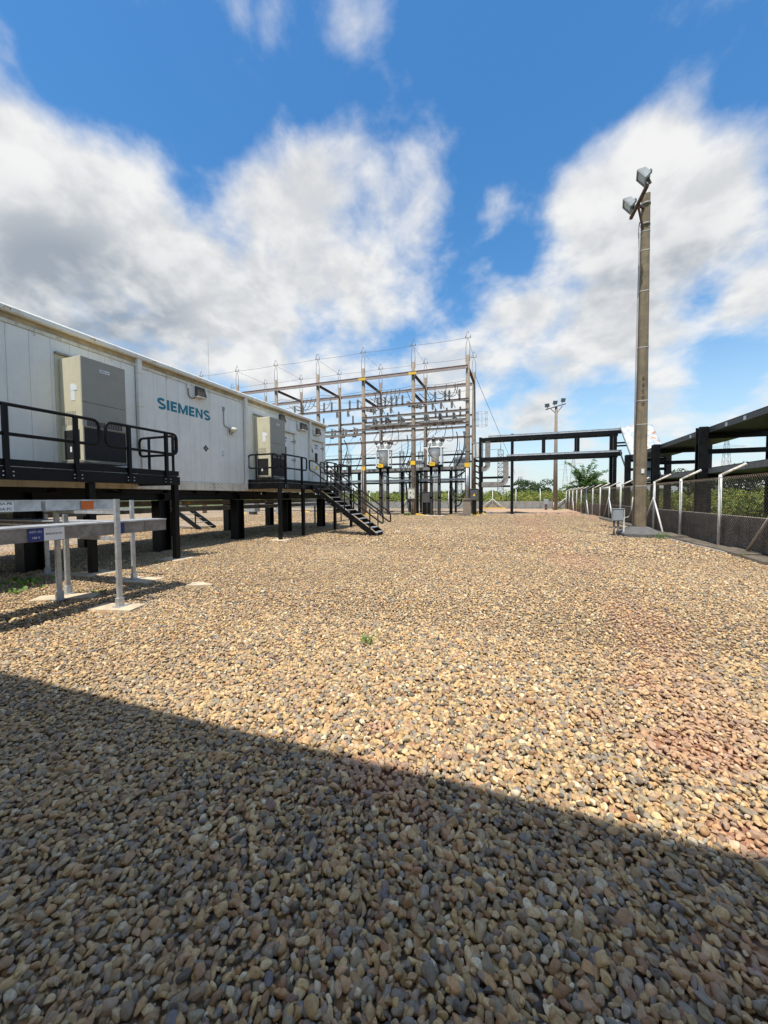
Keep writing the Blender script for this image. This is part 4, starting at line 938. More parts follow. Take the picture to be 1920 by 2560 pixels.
for k in range(3): MB().tube(arcpts([(-8.78+k*.14,31.7,1.45),(-8.78+k*.14,31.7,.7),(-8.7+k*.1,31.8,.1)],.15), .03, 6).build('conduit', GALVD if k else CABLE, c_)
cabinet(-7.95,-7.05,32.6,33.2,1.08,2.02,DGREY,'dark grey cabinet on black legs between the two breakers',(-7.75,-7.25))
cabinet(-3.62,-2.98,31.6,31.95,1.3,2.22,DGREY,'dark grey cabinet with yellow warning triangle beside the corner post',(-3.3,),True)
cabinet(-3.85,-3.05,36.0,36.5,5.2,6.6,LGREY,'pale box transformer high on the rear corner post')
t_ = thing('post_bracket', 'rusty stepped bracket arms on the rear corner post', 'bracket', (-3.5,36.4,2))
for k in range(6): MB().bar((-3.85,36.5,2.4+k*.55),(-3.3,36.3,2.15+k*.55),.08,.14).build('arm', RUST, t_)
for x, z in ((-10.0,4.62),(-5.2,4.7)):
    t_ = thing('grey_transformer', 'pale grey finned box on the rear tray beam behind the gantry' if x < -8 else 'grey finned transformer box near the corner post', 'transformer', (x,38.2,z))
    MB().bbox(x-.8,x+.8,37.9,38.6,z,z+.85,.03).build('tank', LGREY if x < -8 else MGREY, t_)
    for k in range(9): MB().box(x-.75+k*.18,x-.72+k*.18,37.78,37.9,z+.1,z+.75).build('fin', MGREY, t_)
    MB().bbox(x-.7,x-.5,38.1,38.3,0,z-.002,.01).bbox(x+.5,x+.7,38.1,38.3,0,z-.002,.01).build('stand', BLACK, t_)

# ---- tray racks behind the breakers
rk = thing('tray_rack', 'galvanised cable tray rack on black posts behind the breakers', 'cable tray', (-10, 34.6, 0))
for x, y in ((-15.1,35.3),(-14.2,34.4),(-10.4,34.85),(-5.82,35.4),(-8.75,34.1),(-12.7,35.4),(-17.6,35.3)):
    MB().bbox(x-.13,x+.13,y-.13,y+.13,0,4.05,.01).build('post', BLACK, rk)
tray(rk, (-19,34.5,4.22),(-4.3,34.5,4.22), .5, .26, GALVD, (.3,.55,.8)); tray(rk, (-19,34.7,3.18),(-4.4,34.7,3.18), .5, .2, GALV, (.2,.5,.75))
MB().ibeam((-19,34.2,2.95),(-4.4,34.2,2.95),.12,.16,.02).build('beam', BLACK, rk); MB().ibeam((-19,34.2,3.98),(-4.4,34.2,3.98),.12,.14,.02).build('beam', BLACK, rk)
for x in (-9.4,-4.9): MB().bar((x,34.4,3.4),(x-.55,34.4,3.95),.06).bar((x,34.4,3.4),(x+.55,34.4,3.95),.06).build('brace', GALVD, rk)
for (a,b,s_) in (((-9.95,34.4,2.9),(-8.75,32.2,1.5),.75),((-9.9,34.4,2.9),(-8.7,32.3,1.3),1.0),((-9.9,34.3,2.8),(-8.75,32.2,1.2),1.6),((-5.7,34.4,2.9),(-4.2,32.4,1.9),.75),((-5.7,34.4,2.6),(-4.2,32.4,1.8),.9),((-5.75,34.3,2.5),(-4.25,32.4,1.75),1.3)):
    wire(sag(a,b,s_,14), .06, 'black power cable drooping in a low loop under the tray rack', CABLE, 6, 'cable', 'power_cable', 'drooping cables under the tray rack')
for (a,b,s_) in (((-12.5,34.2,3.9),(-10.4,34.2,3.45),.2),((-10.2,34.2,3.5),(-8.9,34.2,4.0),.3),((-8.6,34.2,3.9),(-6.6,34.2,3.5),.25),((-5.8,34.2,3.4),(-4.4,34.2,3.9),.2)):
    wire(sag(a,b,s_,8), .06, 'thick black cable curving through the tray rack', CABLE, 6, 'cable', 'power_cable', 'cables curving through the tray rack')
for z in (5.0, 5.75):
    MB().bbox(-34,-3.4,38.0,38.15,z,z+.16,.01).build('black_beam', BLACK, label='long black beam passing behind the gantry at breaker height, %s one' % ('lower' if z < 5.4 else 'upper'), cat='beam')
# dim things behind the posts seen under the building
for x, y, lab in ((-18.5,27,'grey low equipment box standing behind the white building legs'),(-24,30,'grey low equipment box further along the rear kerb')):
    t_ = thing('equipment_box', lab, 'cabinet', (x,y,0)); MB().bbox(x-.5,x+.5,y-.4,y+.4,.3,1.25,.02).build('body', MGREY, t_); MB().bbox(x-.3,x+.3,y-.25,y+.25,0,.298,.01).build('plinth', FOOT, t_)
MB().bbox(-46,-3,39.6,39.8,-.02,.10,.02).build('kerb', FOOT, label='low concrete kerb running behind the gantry', cat='kerb')

# ================================================================== CABLE BRIDGE
br = thing('cable_bridge', 'black steel cable bridge crossing above the yard from gantry to fence', 'cable bridge', (2, 36.5, 0))
BF, BB = 36.0, 37.25
for y in (BF, BB):
    for x, z1 in ((-3.2,7.05),(-.42,7.22)):
        MB().ibeam((x,y,0),(x,y,z1),.24,.3,.03,(0,1,0)).build('leg', BLACK, br)
    for x in (2.22,4.9): MB().bbox(x-.11,x+.11,y-.1,y+.1,5.205,6.72,.01).build('upright', BLACK, br)
    MB().bbox(7.52,7.78,y-.13,y+.13,-.05,7.18,.01).build('leg', BLACK, br)
    for z0,z1 in ((6.72,6.98),(4.88,5.2)):
        MB().bbox(-3.07,8.15,y-.16 if y == BF else y+.02,y-.02 if y == BF else y+.16,z0,z1,.01).build('chord', BLACK, br)
    MB().bbox(-3.07,-.58,y-.05,y+.05,3.30,3.44,.01).build('rail', BLACK, br); MB().bbox(-3.07,-.58,y-.05,y+.05,2.48,2.62,.01).build('rail', BLACK, br)
for x in np.arange(-2.6, 8.1, 1.3):
    for z in (6.75, 4.92): MB().bbox(x-.05,x+.05,BF-.018,BB+.018,z,z+.1,.005).build('rung', BLACK, br)
tray(br, (-2.5,36.08,7.07),(8.1,36.08,7.07), .55, .16, GALV, (.1,.3,.55,.8)); tray(br, (-.9,36.08,5.29),(8.1,36.08,5.29), .55, .15, GALV, (.25,.5,.8))
def elbow(x, zt, zb, xl):
    p = arcpts([(x,36.0,zt),(x,36.0,zb),(xl,36.0,zb)], .55, 7)
    for i in range(len(p)-1): MB().bar(p[i],p[i+1],.45,.17,(0,1,0) if i == 0 else (0,1,0)).build('drop_tray', GALVD, br)
elbow(-2.55,7.0,4.15,-3.4); elbow(-.95,5.2,2.72,-3.4)
for z in (6.0,5.75): MB().bbox(7.79,9.9,36.7,36.85,z,z+.13,.01).build('rail', BLACK, br)
# long covered tray outside the fence
lt = thing('long_cable_trestle', 'long black two tier cable trestle running outside the chain link fence', 'cable bridge', (8.9, 22, 0))
LX0, LX1 = 7.9, 10.0
for y in (2.8, 8.7, 14.6, 20.5, 26.4, 32.3):
    for x in (LX0-.19, LX1+.19): MB().ibeam((x,y,-.06),(x,y,4.60),.34,.36,.035,(0,1,0)).build('post', BLACK, lt)
    for z, h in ((4.08,.24),(2.34,.2),(3.42,.2)): MB().bbox(LX0-.02,LX1+.02,y-.1,y+.1,z,z+h,.01).build('cross_beam', BLACK, lt)
prevy = -2.0
for y in (2.8, 8.7, 14.6, 20.5, 26.4, 32.4):
    for z in (4.33, 2.55):
        MB().bbox(LX0,LX0+.05,prevy+.002,y-.002,z,z+.22,.004).build('side_rail', GALVD if z < 3 else DGREY, lt); MB().bbox(LX1-.05,LX1,prevy+.002,y-.002,z,z+.22,.004).build('side_rail', DGREY, lt)
        MB().bbox(LX0+.052,LX1-.052,prevy+.002,y-.002,z+.01,z+.04,.003).build('floor_sheet', DGREY, lt)
        MB().bbox(LX0-.01,LX1+.01,prevy+.002,y-.002,z+.222,z+.245,.003).build('lid', DGREY, lt)
    prevy = y
for y, z, m_ in ((15.0,4.37,LABW),(14.0,4.37,ORANGE),(17.6,4.37,LABW),(18.9,4.37,LABW),(22.2,4.37,LABW),(15.3,2.59,BLUE)):
    MB().bbox(LX0-.006,LX0-.002,y-.09,y+.09,z,z+.14,.001).build('label', m_, lt)
# silver sheet sloping from the bridge to the trestle
def sheet(name, P00, P10, P01, P11, n, mm, rk_, seed, m, parent=None, **kw):
    rr = np.random.default_rng(seed); V = []; F = []; ph = rr.uniform(0,6,8)
    P00,P10,P01,P11 = map(Vector,(P00,P10,P01,P11)); nrm_ = (P10-P00).cross(P01-P00).normalized()
    for lay in (0, 1):
        for j in range(mm+1):
            for i in range(n+1):
                u, v = i/n, j/mm; p = P00.lerp(P10,u).lerp(P01.lerp(P11,u), v)
                w = rk_*(math.sin(9*u+3*v+ph[0])*math.sin(7*v+ph[1])+.6*math.sin(17*u-8*v+ph[2])+.3*rr.normal())
                V.append(p + nrm_*(w - .012*lay))
    N = (n+1)*(mm+1)
    for j in range(mm):
        for i in range(n):
            a = j*(n+1)+i; F.append((a,a+1,a+n+2,a+n+1)); F.append((N+a+n+1,N+a+n+2,N+a+1,N+a))
    rim = [i for i in range(n+1)] + [j*(n+1)+n for j in range(1,mm+1)] + [mm*(n+1)+i for i in range(n-1,-1,-1)] + [j*(n+1) for j in range(mm-1,0,-1)]
    for k in range(len(rim)): a, b = rim[k], rim[(k+1) % len(rim)]; F.append((a,N+a,N+b,b))
    q = MB(); q._add(V, F, True); return q.build(name, m, parent, **kw)
sc = thing('foil_cover', 'crumpled silver sheet with orange stains sloping over the bent cable tray', 'cover', (8.9,33.6,4.5))
sheet('sheet', (7.88,35.35,7.22),(10.05,35.35,7.24),(7.88,32.2,4.60),(10.05,32.2,4.62), 22, 20, .022, 3, FOIL, sc)
sheet('sheet', (8.6,33.4,4.2),(9.9,33.4,4.2),(8.6,32.4,2.8),(9.9,32.4,2.8), 14, 14, .02, 4, FOIL, sc)
for x in (7.88,10.02): MB().bar((x,35.35,7.13),(x,32.2,4.51),.05,.16).build('side_rail', MGREY, sc)
MB().bar((7.9,35.6,5.29),(7.9,32.5,2.8),.05,.16).build('side_rail', DGREY, sc)

# ================================================================== FENCES
FX = 5.85; FYS = [8.42+2.915*k for k in range(16)]
fe = thing('side_fence', 'chain link fence with bent white posts on a low stained wall beside the pole', 'fence', (FX, 28, 0))
def fpost(x, y, out, parent, m=WPIPE, m2=RPIPE, h=2.22):
    p = MB().tube([(x,y,-.02),(x,y,h)], .045, 10).build('post', m, parent)
    MB().tube([(x,y,h-.02),(x+out[0]*.58,y+out[1]*.58,h+.29)], .043, 10).build('arm', m2, p)
    MB().lathe((x+out[0]*.58,y+out[1]*.58,h+.29), [(-.002,.05),(.03,.05)], 10, (out[0]*.58,out[1]*.58,.29)).build('cap', LABW, p)
for i, y in enumerate(FYS):
    fpost(FX, y, (1,0), fe)
    if i % 3 == 1:
        for s_, m_ in ((-1,WPIPE),(1,PVC)): MB().tube([(FX-.02,y,1.52),(FX-.06,y+s_*1.35,.02)], .036, 10).build('brace', m_ if i > 1 else PVC, fe)
    if i < len(FYS)-1:
        MB().bbox(FX+.10,FX+.24,y+.006,FYS[i+1]-.006,-.06,1.0,.01).build('wall_panel', DWALL, fe)
for z in (2.13,): MB().tube([(FX-.03,FYS[0],z),(FX-.03,FYS[-1],z)], .011, 6).build('top_wire', RUST, fe)
def chain(parent, axis, fixed, a0, a1, z0, z1, sp, r):
    h = z1-z0; V = []; F = []
    def seg(p, q):
        o = len(V); d = Vector(q)-Vector(p)
        side = Vector((0,r,0)) if axis == 'y' else Vector((r,0,0)); dep = Vector((r,0,0)) if axis == 'y' else Vector((0,r,0))
        c = [side, side*-.5+dep*.87, side*-.5-dep*.87]
        for e in (p, q):
            for k in c: V.append(Vector(e)+k)
        for k in range(3): l = (k+1) % 3; F.append((o+k,o+l,o+3+l,o+3+k))
    n = int((a1-a0+h)/sp)
    for k in range(n):
        for s_ in (1, -1):
            u0 = a0 - h + k*sp if s_ > 0 else a0 + k*sp; u1 = u0 + s_*h; za, zb = z0, z1
            if s_ > 0:
                if u0 < a0: za = z0 + (a0-u0); u0 = a0
                if u1 > a1: zb = z1 - (u1-a1); u1 = a1
            else:
                if u0 > a1: za = z0 + (u0-a1); u0 = a1
                if u1 < a0: zb = z1 - (a0-u1); u1 = a0
            if zb - za < .02: continue
            off = .004*s_
            seg((fixed+off,u0,za),(fixed+off,u1,zb)) if axis == 'y' else seg((u0,fixed+off,za),(u1,fixed+off,zb))
    m = MB(); m._add(V, F); o = m.build('chain_link', MESHW, parent); o['kind'] = 'stuff'
chain(fe, 'y', FX+.055, FYS[0], 31.7, .03, 2.13, .095, .0065)
chain(fe, 'y', FX+.055, 31.71, FYS[-1], .03, 2.13, .13, .0042)
# concrete strip below the fence, in uneven slabs
lg = thing('fence_kerb', 'broken dark concrete strip along the foot of the fence', 'kerb', (5.6, 20, 0))
y = 8.0; rr_ = np.random.default_rng(5)
while y < 31:
    L = rr_.uniform(1.1,1.9); w0, w1 = rr_.uniform(.42,.6), rr_.uniform(.42,.6); h0 = rr_.uniform(.055,.10)
    m = MB(); m.hexa([(5.9-w0,y+.01,-.03),(5.93,y+.01,-.03),(5.93,y+L-.02,-.03),(5.9-w1,y+L-.02,-.03),(5.9-w0+.03,y+.01,h0),(5.93,y+.01,h0+.02),(5.93,y+L-.02,h0+.02),(5.9-w1+.03,y+L-.02,h0)])
    m.build('slab', LEDGE, lg); y += L
ff = thing('end_fence', 'far chain link fence with white posts on a grey concrete wall', 'fence', (-15, 52.2, 0))
XS = [5.77-2.94*k for k in range(17)]
for i, x in enumerate(XS[:-1]):
    fpost(x, 52.2, (0,1), ff, WPIPE, WPIPE, 2.25) if i else None
    if i in (3,7,11): [MB().tube([(x,52.15,1.3),(x+s_*1.5,52.05,.05)], .04, 8).build('brace', WPIPE, ff) for s_ in (-1,1)]
    MB().bbox(XS[i+1]+.006,x-.006,52.3,52.45,-.06,.95,.01).build('wall_panel', WALL, ff)
    if i in (3,): MB().bbox(x-1.6,x+1.7,51.8,52.15,-.02,.12,.02).build('foot_block', YELC, ff)
MB().tube([(5.8,52.15,1.35),(4.3,52.05,.05)], .04, 8).build('brace', WPIPE, ff)
chain(ff, 'x', 52.25, XS[-1], XS[0], .05, 2.2, .2, .0045)

# ================================================================== LAMP POLES
def flood(parent, p, aim, s=.5, yaw_up=(0,0,1)):
    p = Vector(p); f = Vector(aim).normalized(); r = f.cross(Vector(yaw_up)).normalized(); u = r.cross(f)
    q = lambda a, b, c: p + r*a + u*b + f*c
    h = MB(); w, hh = s*.5, s*.42
    h.hexa([q(-w*.6,-hh*.6,-s*.42),q(w*.6,-hh*.6,-s*.42),q(w*.6,hh*.6,-s*.42),q(-w*.6,hh*.6,-s*.42),q(-w,-hh,0),q(w,-hh,0),q(w,hh,0),q(-w,hh,0)])
    k = h.build('floodlight', MGREY, parent)
    m = MB()
    for a,b,c,d in ((-w,-hh,w,-hh+.04),(-w,hh-.04,w,hh),(-w,-hh+.041,-w+.04,hh-.041),(w-.04,-hh+.041,w,hh-.041)): m.hexa([q(a,b,.002),q(c,b,.002),q(c,d,.002),q(a,d,.002),q(a,b,.04),q(c,b,.04),q(c,d,.04),q(a,d,.04)])
    m.build('bezel', MGREY, k)
    m = MB(); m.hexa([q(-w+.042,-hh+.042,.003),q(w-.042,-hh+.042,.003),q(w-.042,hh-.042,.003),q(-w+.042,hh-.042,.003),q(-w+.042,-hh+.042,.015),q(w-.042,-hh+.042,.015),q(w-.042,hh-.042,.015),q(-w+.042,hh-.042,.015)])
    m.build('glass', GLASSY, k)
    MB().lathe(q(0,-.02,-s*.40), [(0,s*.2),(s*.14,s*.19),(s*.22,s*.1)], 12, -f).build('ballast', MGREY, k)
    MB().bar(q(-.0,-hh*.55,-s*.2), q(0,-hh-.16,-s*.08), .07).build('yoke', RUST, k)
PX, PY = 4.5, 17.05
lp = thing('lamp_pole', 'tall tapered aged concrete pole with two floodlights on a slanting arm', 'lamp post', (PX, PY, 0))
m = MB()
def prism(x, y, z, w, d): c = w*.13; return [(x-w/2+c,y-d/2,z),(x+w/2-c,y-d/2,z),(x+w/2,y-d/2+c,z),(x+w/2,y+d/2-c,z),(x+w/2-c,y+d/2,z),(x-w/2+c,y+d/2,z),(x-w/2,y+d/2-c,z),(x-w/2,y-d/2+c,z)]
V = []; NZ = 12; PT = 12.9
for k in range(NZ+1): z = .25+(PT-.25)*k/NZ; w = .40-.145*k/NZ; V += prism(PX+.0*k/NZ, PY, z, w, w*.8)
F = [tuple(range(7,-1,-1)), tuple(NZ*8+k for k in range(8))]
for k in range(NZ):
    for i in range(8): j = (i+1) % 8; F.append((k*8+i,k*8+j,k*8+8+j,k*8+8+i))
m._add(V, F); shaft = m.build('shaft', POLE, lp)
for z in (1.95,4.3,5.2,7.2,9.3,10.8,11.5):
    w = .40-.145*(z-.25)/(PT-.25)+.018; q = MB(); q._add(prism(PX,PY,z,w,w*.8)+prism(PX,PY,z+.035,w,w*.8), [tuple(range(7,-1,-1)),tuple(range(8,16))]+[(i,(i+1)%8,(i+1)%8+8,i+8) for i in range(8)]); q.build('band', PVC if z < 12 else GALVD, shaft)
for k, ch in enumerate('RESCO'): text(ch, .16, '-Y', (PX+.0, PY-.155, 6.05-k*.24), RUST, shaft, ext=.004)
MB().bbox(PX-.02,PX+.08,PY-.175,PY-.165,2.45,2.62,.002).build('tag', LABW, shaft)
MB().tube([(PX-.235,PY-.02,.3),(PX-.225,PY-.02,6.5),(PX-.19,PY-.02,10.9),(PX-.22,PY-.02,11.6),(PX-.2,PY-.05,11.9)], .022, 8).build('conduit', PVC, lp)
ft = MB(); ft.bbox(PX-.66,PX+.66,PY-.66,PY+.66,-.05,.17,.02); ft.hexa([(PX-.62,PY-.62,.172),(PX+.62,PY-.62,.172),(PX+.62,PY+.62,.172),(PX-.62,PY+.62,.172),(PX-.27,PY-.24,.40),(PX+.27,PY-.24,.40),(PX+.27,PY+.24,.40),(PX-.27,PY+.24,.40)])
ft.build('footing', FOOT, lp)
AZ = 12.35
def at_z(x, y, z): r = CAMR @ Vector((x-960,-(y-1280),-FPX)); return Vector((0,0,CH)) + r*((z-CH)/r.z)
e1, e2 = at_z(1577,546,AZ), at_z(1619,462,AZ)
MB().bar(e1,e2,.10,.10).build('cross_arm', RUST, lp)
mid = e1.lerp(e2,.45)
MB().bar((mid.x,mid.y,AZ-.02),(PX-.1,PY-.1,AZ-.75),.06).build('brace', RUST, lp); MB().bar((mid.x+.02,mid.y+.05,AZ),(PX,PY,AZ+.02),.07).build('bracket', RUST, lp)
for z in (11.75,12.5): MB().lathe((PX,PY,z), [(0,.165),(.06,.165)], 10).build('clamp', GALVD, lp)
aim = Vector((-.75,.15,-.55)); ad = (e2-e1).normalized()
flood(lp, e1 + Vector((-.18,0,.36)) + ad*.2, aim, .52); flood(lp, e2 + Vector((-.14,0,.36)) - ad*.12, aim, .52)
# junction box beside the pole
jb = thing('junction_box', 'grey metal junction box on short posts beside the lamp pole', 'junction box', (3.7, 16.9, 0))
MB().bbox(3.52,3.90,16.75,16.98,.62,1.08,.012).build('body', BOXG, jb); MB().bbox(3.545,3.875,16.733,16.748,.645,1.055,.006).build('door', BOXG, jb)
MB().bbox(3.49,3.93,16.72,17.0,1.082,1.10,.004).build('top', BOXG, jb)
for x in (3.60,3.74): MB().tube([(x,16.87,0),(x,16.87,.615)], .035, 8).build('pipe', GALVD, jb)
MB().bbox(3.90,3.96,16.84,16.90,0,1.05,.006).build('post', WPIPE, jb)
MB().tube(arcpts([(PX-.24,PY-.02,1.55),(PX-.3,PY-.1,1.0),(4.2,17.3,.74),(3.97,16.95,.74)],.3), .022, 8).build('conduit', PVC, jb)
MB().bbox(3.3,4.1,16.55,17.15,-.03,.05,.015).build('plinth', LEDGE, jb)
MB().tube(arcpts([(4.0,16.9,.35),(4.3,16.8,.5),(4.4,16.9,.15),(4.1,16.8,.25),(4.35,16.7,.1)],.2), .008, 5).build('loose_wire', CABLE, jb)
wire(arcpts([(5.05,16.9,.06),(5.2,15.9,.05),(5.15,14.6,.05),(5.3,13.4,.05),(5.35,12.4,.04)],.5), .02, 'grey loose hose lying on the ground along the fence kerb', PVC, 6, 'hose', 'hose', 'loose hose')
wire(arcpts([(3.4,16.6,.04),(2.9,18.6,.035),(2.5,20.2,.04),(2.55,21.4,.03)],.5), .02, 'dark thin cable lying on pebbles beside the junction box', CABLE, 6, 'cable', 'ground_cable', 'ground cable')
# far lamp pole
fp = thing('far_lamp_pole', 'slender concrete pole with three floodlights near the far fence', 'lamp post', (4.18, 47.5, 0))
MB().lathe((4.18,47.5,-.05), [(0,.27),(6,.2),(11.8,.14)], 10).build('shaft', POST, fp)
MB().bar((3.05,47.45,11.55),(5.15,47.2,12.0),.09).build('cross_arm', RUST, fp); MB().bar((3.6,47.4,11.6),(4.18,47.45,11.0),.06).bar((4.8,47.3,11.8),(4.18,47.45,11.0),.06).build('brace', RUST, fp)
for x, z in ((3.2,11.95),(4.02,12.2),(4.85,12.4)): flood(fp, (x,47.1,z), (-.25 if x < 4 else .3,-.8,-.35), .5)
MB().tube([(4.0,47.3,0),(4.0,47.3,.9)], .05, 8).build('conduit', PVC, fp)
MB().bbox(2.95,3.5,47.6,47.9,.65,1.25,.02).build('junction_box', BOXG, fp); MB().bbox(3.1,3.35,47.65,47.85,0,.648,.01).build('box_stand', RUST, fp)

# ================================================================== DISTANT MASTS AND TOWERS
def lattice(mb, x, y, z0, z1, w0, w1, n, r=.035):
    for k in range(n):
        a, b = k/n, (k+1)/n; za, zb = z0+(z1-z0)*a, z0+(z1-z0)*b; wa, wb = w0+(w1-w0)*a, w0+(w1-w0)*b
        ca = [(x-wa/2,y-wa/2,za),(x+wa/2,y-wa/2,za),(x+wa/2,y+wa/2,za),(x-wa/2,y+wa/2,za)]; cb = [(x-wb/2,y-wb/2,zb),(x+wb/2,y-wb/2,zb),(x+wb/2,y+wb/2,zb),(x-wb/2,y+wb/2,zb)]
        for i in range(4):
            j = (i+1) % 4; mb.bar(ca[i],cb[i],r*1.4); mb.bar(ca[i],cb[j],r)
            if k % 2: mb.bar(ca[j],cb[i],r)
            mb.bar(cb[i],cb[j],r)
    return mb
for x, zt, lab in ((-2.75,11.0,'steel lattice mast seen through the left bay of the cable bridge'),(-32.2,11.5,'steel lattice mast seen beside the end of the white building'),(-21,11.6,'steel lattice mast between the first breaker and the cabinet post'),
                   (-17.3,11.4,'steel lattice mast just right of the cabinet post'),(-9.95,11.3,'steel lattice mast behind the last gantry bay')):
    t_ = thing('lattice_mast', lab, 'mast', (x,70,-.06), 'lattice masts beyond the far fence')
    lattice(MB(), x, 70, -.06, zt-1.2, 1.0 if x > -4 else .9, .9 if x > -4 else .7, 13, .06).build('frame', LATT, t_); MB().tube([(x,70,zt-1.2),(x,70,zt+1.8)], [.06,.02], 5).build('spike', LATT, t_)
    MB().bbox(x-1.0,x+1.0,69.6,70.4,-.06,.15,.02).build('footing', FOOT, t_)
MB().tube([(-40,70,10.2),(-2.8,70,10.0)], .05, 4).build('bus_beam', LATT, label='thin horizontal beam joining the far lattice masts', cat='beam')
def pylon(x, y, h, w, arms, lab):
    t_ = thing('transmission_tower', lab, 'tower', (x,y,-.06), 'transmission towers on the horizon')
    lattice(MB(), x, y, -.06, h*.7, w, w*.35, 8, .07).build('body', LATT, t_); lattice(MB(), x, y, h*.7+.01, h, w*.35, w*.12, 6, .06).build('peak', LATT, t_)
    for z, l in arms: MB().bar((x-l,y,h*z),(x,y,h*z+.9),.09).bar((x+l,y,h*z),(x,y,h*z+.9),.09).bar((x-l,y,h*z),(x+l,y,h*z),.09).build('cross_arm', LATT, t_)
def atY(px_, Y): r = CAMR @ Vector((px_-960,0,-FPX)); return r.x/r.y*Y
pylon(atY(1432,300), 300, 34, 6, ((.72,6),(.83,5),(.93,4)), 'hazy transmission tower beyond the feathery tree')
pylon(atY(1812,210), 210, 32, 4.5, ((.72,7),(.86,6),(.97,4)), 'transmission tower seen through the trestle on the right')
pylon(atY(1412,420), 420, 40, 7, ((.7,7),(.83,6)), 'faint transmission tower beside the far lamp pole')
for i, px_ in enumerate((1296,1300,1304)): MB().lathe((atY(px_,160),160,-.06), [(0,.2),(9.5,.14)], 6).build('utility_post', LATT, label='thin upright post of a distant busbar frame', cat='post', group='distant busbar posts')

# ================================================================== VEGETATION
def leaf_mat(name, cols, rough=.6):
    m = bpy.data.materials.new(name); m.use_nodes = True; t = m.node_tree; b = t.nodes['Principled BSDF']
    ge = nd(t, 'ShaderNodeNewGeometry'); r = nd(t, 'ShaderNodeValToRGB'); e = r.color_ramp.elements
    e[0].position, e[0].color = 0, (*cols[0],1); e[1].position, e[1].color = 1, (*cols[-1],1)
    for k, c in enumerate(cols[1:-1]): e.new((k+1)/(len(cols)-1)).color = (*c,1)
    n = nd(t, 'ShaderNodeTexNoise'); n.inputs['Scale'].default_value = .45; n.inputs['Detail'].default_value = 3; t.links.new(ge.outputs['Position'], n.inputs['Vector'])
    f = mth(t, 'ADD', mth(t, 'MULTIPLY', ge.outputs['Random Per Island'], .62), mth(t, 'MULTIPLY', mrange(t, n.outputs['Fac'], .3, .7), .40))
    t.links.new(f, r.inputs[0]); t.links.new(r.outputs[0], b.inputs['Base Color']); b.inputs['Roughness'].default_value = rough
    tr = nd(t, 'ShaderNodeBsdfTranslucent'); t.links.new(r.outputs[0], tr.inputs[0]); ms = nd(t, 'ShaderNodeMixShader'); ms.inputs[0].default_value = .3
    o = t.nodes['Material Output']; t.links.new(b.outputs[0], ms.inputs[1]); t.links.new(tr.outputs[0], ms.inputs[2]); t.links.new(ms.outputs[0], o.inputs[0]); return m
LEAF = leaf_mat('shrub_leaf', [(.03,.05,.010),(.11,.155,.026),(.22,.28,.04),(.33,.33,.055),(.42,.31,.075)])
LEAFD = leaf_mat('dark_leaf', [(.028,.05,.014),(.05,.085,.022),(.08,.12,.03)])
LEAFT = leaf_mat('feathery_leaf', [(.06,.12,.03),(.11,.20,.05),(.18,.27,.06)])
GRASS = leaf_mat('weed_leaf', [(.09,.19,.03),(.16,.30,.05),(.25,.34,.08)])
BARK = mat('bark', (.12,.09,.06), .9, 0, .2, 6, .2, 30)
def leafmesh(name, P, N, size, m, parent=None, aspect=.55, seed=0, off=None):
    """one small bent leaf (2 triangles pairs) for every point P with facing N"""
    rr = np.random.default_rng(seed); n = len(P); N = N/np.linalg.norm(N,axis=1,keepdims=True)
    a = rr.normal(size=(n,3)); U = np.cross(N,a); U /= np.linalg.norm(U,axis=1,keepdims=True)+1e-9; Wv = np.cross(N,U)
    s = (size*rr.uniform(.6,1.4,n))[:,None]
    v = np.stack([P-U*s, P+Wv*s*aspect+N*s*.15, P+U*s, P-Wv*s*aspect+N*s*.15],1).reshape(-1,3)
    if off is None and parent: 
        r = parent
        while r.parent: r = r.parent
        off = np.array(r.location)
    if off is not None: v = v - off
    me = bpy.data.meshes.new(name); me.vertices.add(4*n); me.vertices.foreach_set('co', v.astype(np.float32).ravel())
    me.loops.add(4*n); me.loops.foreach_set('vertex_index', np.arange(4*n,dtype=np.int32)); me.polygons.add(n)
    me.polygons.foreach_set('loop_start', np.arange(0,4*n,4,dtype=np.int32)); me.update(calc_edges=True); me.validate(); me.materials.append(m)
    o = bpy.data.objects.new(name, me); C.objects.link(o)
    if parent: o.parent = parent
    return o
def clump_points(centers, radii, per, rr):
    P = []; N = []
    for c, r, k in zip(centers, radii, per):
        d = rr.normal(size=(k,3)); d[:,2] = np.abs(d[:,2])*1.0 - .25; d /= np.linalg.norm(d,axis=1,keepdims=True)
        q = rr.uniform(.55,1.08,(k,1))**.6; P.append(np.array(c)+d*q*np.array(r)); N.append(d+rr.normal(size=(k,3))*.55)
    return np.concatenate(P), np.concatenate(N)
def thicket(label, boxes, leaf, m, seed, lm=1.0):
    rr = np.random.default_rng(seed); cs = []; rs = []; per = []
    for (x0,x1,y0,y1,n,h0,h1,k) in boxes:
        for _ in range(n):
            h = rr.uniform(h0,h1); w = rr.uniform(.7,1.5)*max(1,h*.5); cs.append((rr.uniform(x0,x1),rr.uniform(y0,y1),h*.42)); rs.append((w,w,h*.58)); per.append(k)
    P, N = clump_points(cs, rs, per, rr); P[:,2] = np.maximum(P[:,2], 0.0)
    o = leafmesh('shrub_thicket', P, N, leaf, m, None, .55, seed); tag(o, label, 'shrubs', kind='stuff'); return o
thicket('green and yellow shrubs growing thickly beyond the side fence', [(10.8,16,9,34,60,1.0,1.9,520),(12,26,14,60,90,1.3,2.3,420),(6.6,12,36,60,46,1.0,2.0,420),(18,40,24,80,80,1.6,2.7,300)], .085, LEAF, 1)
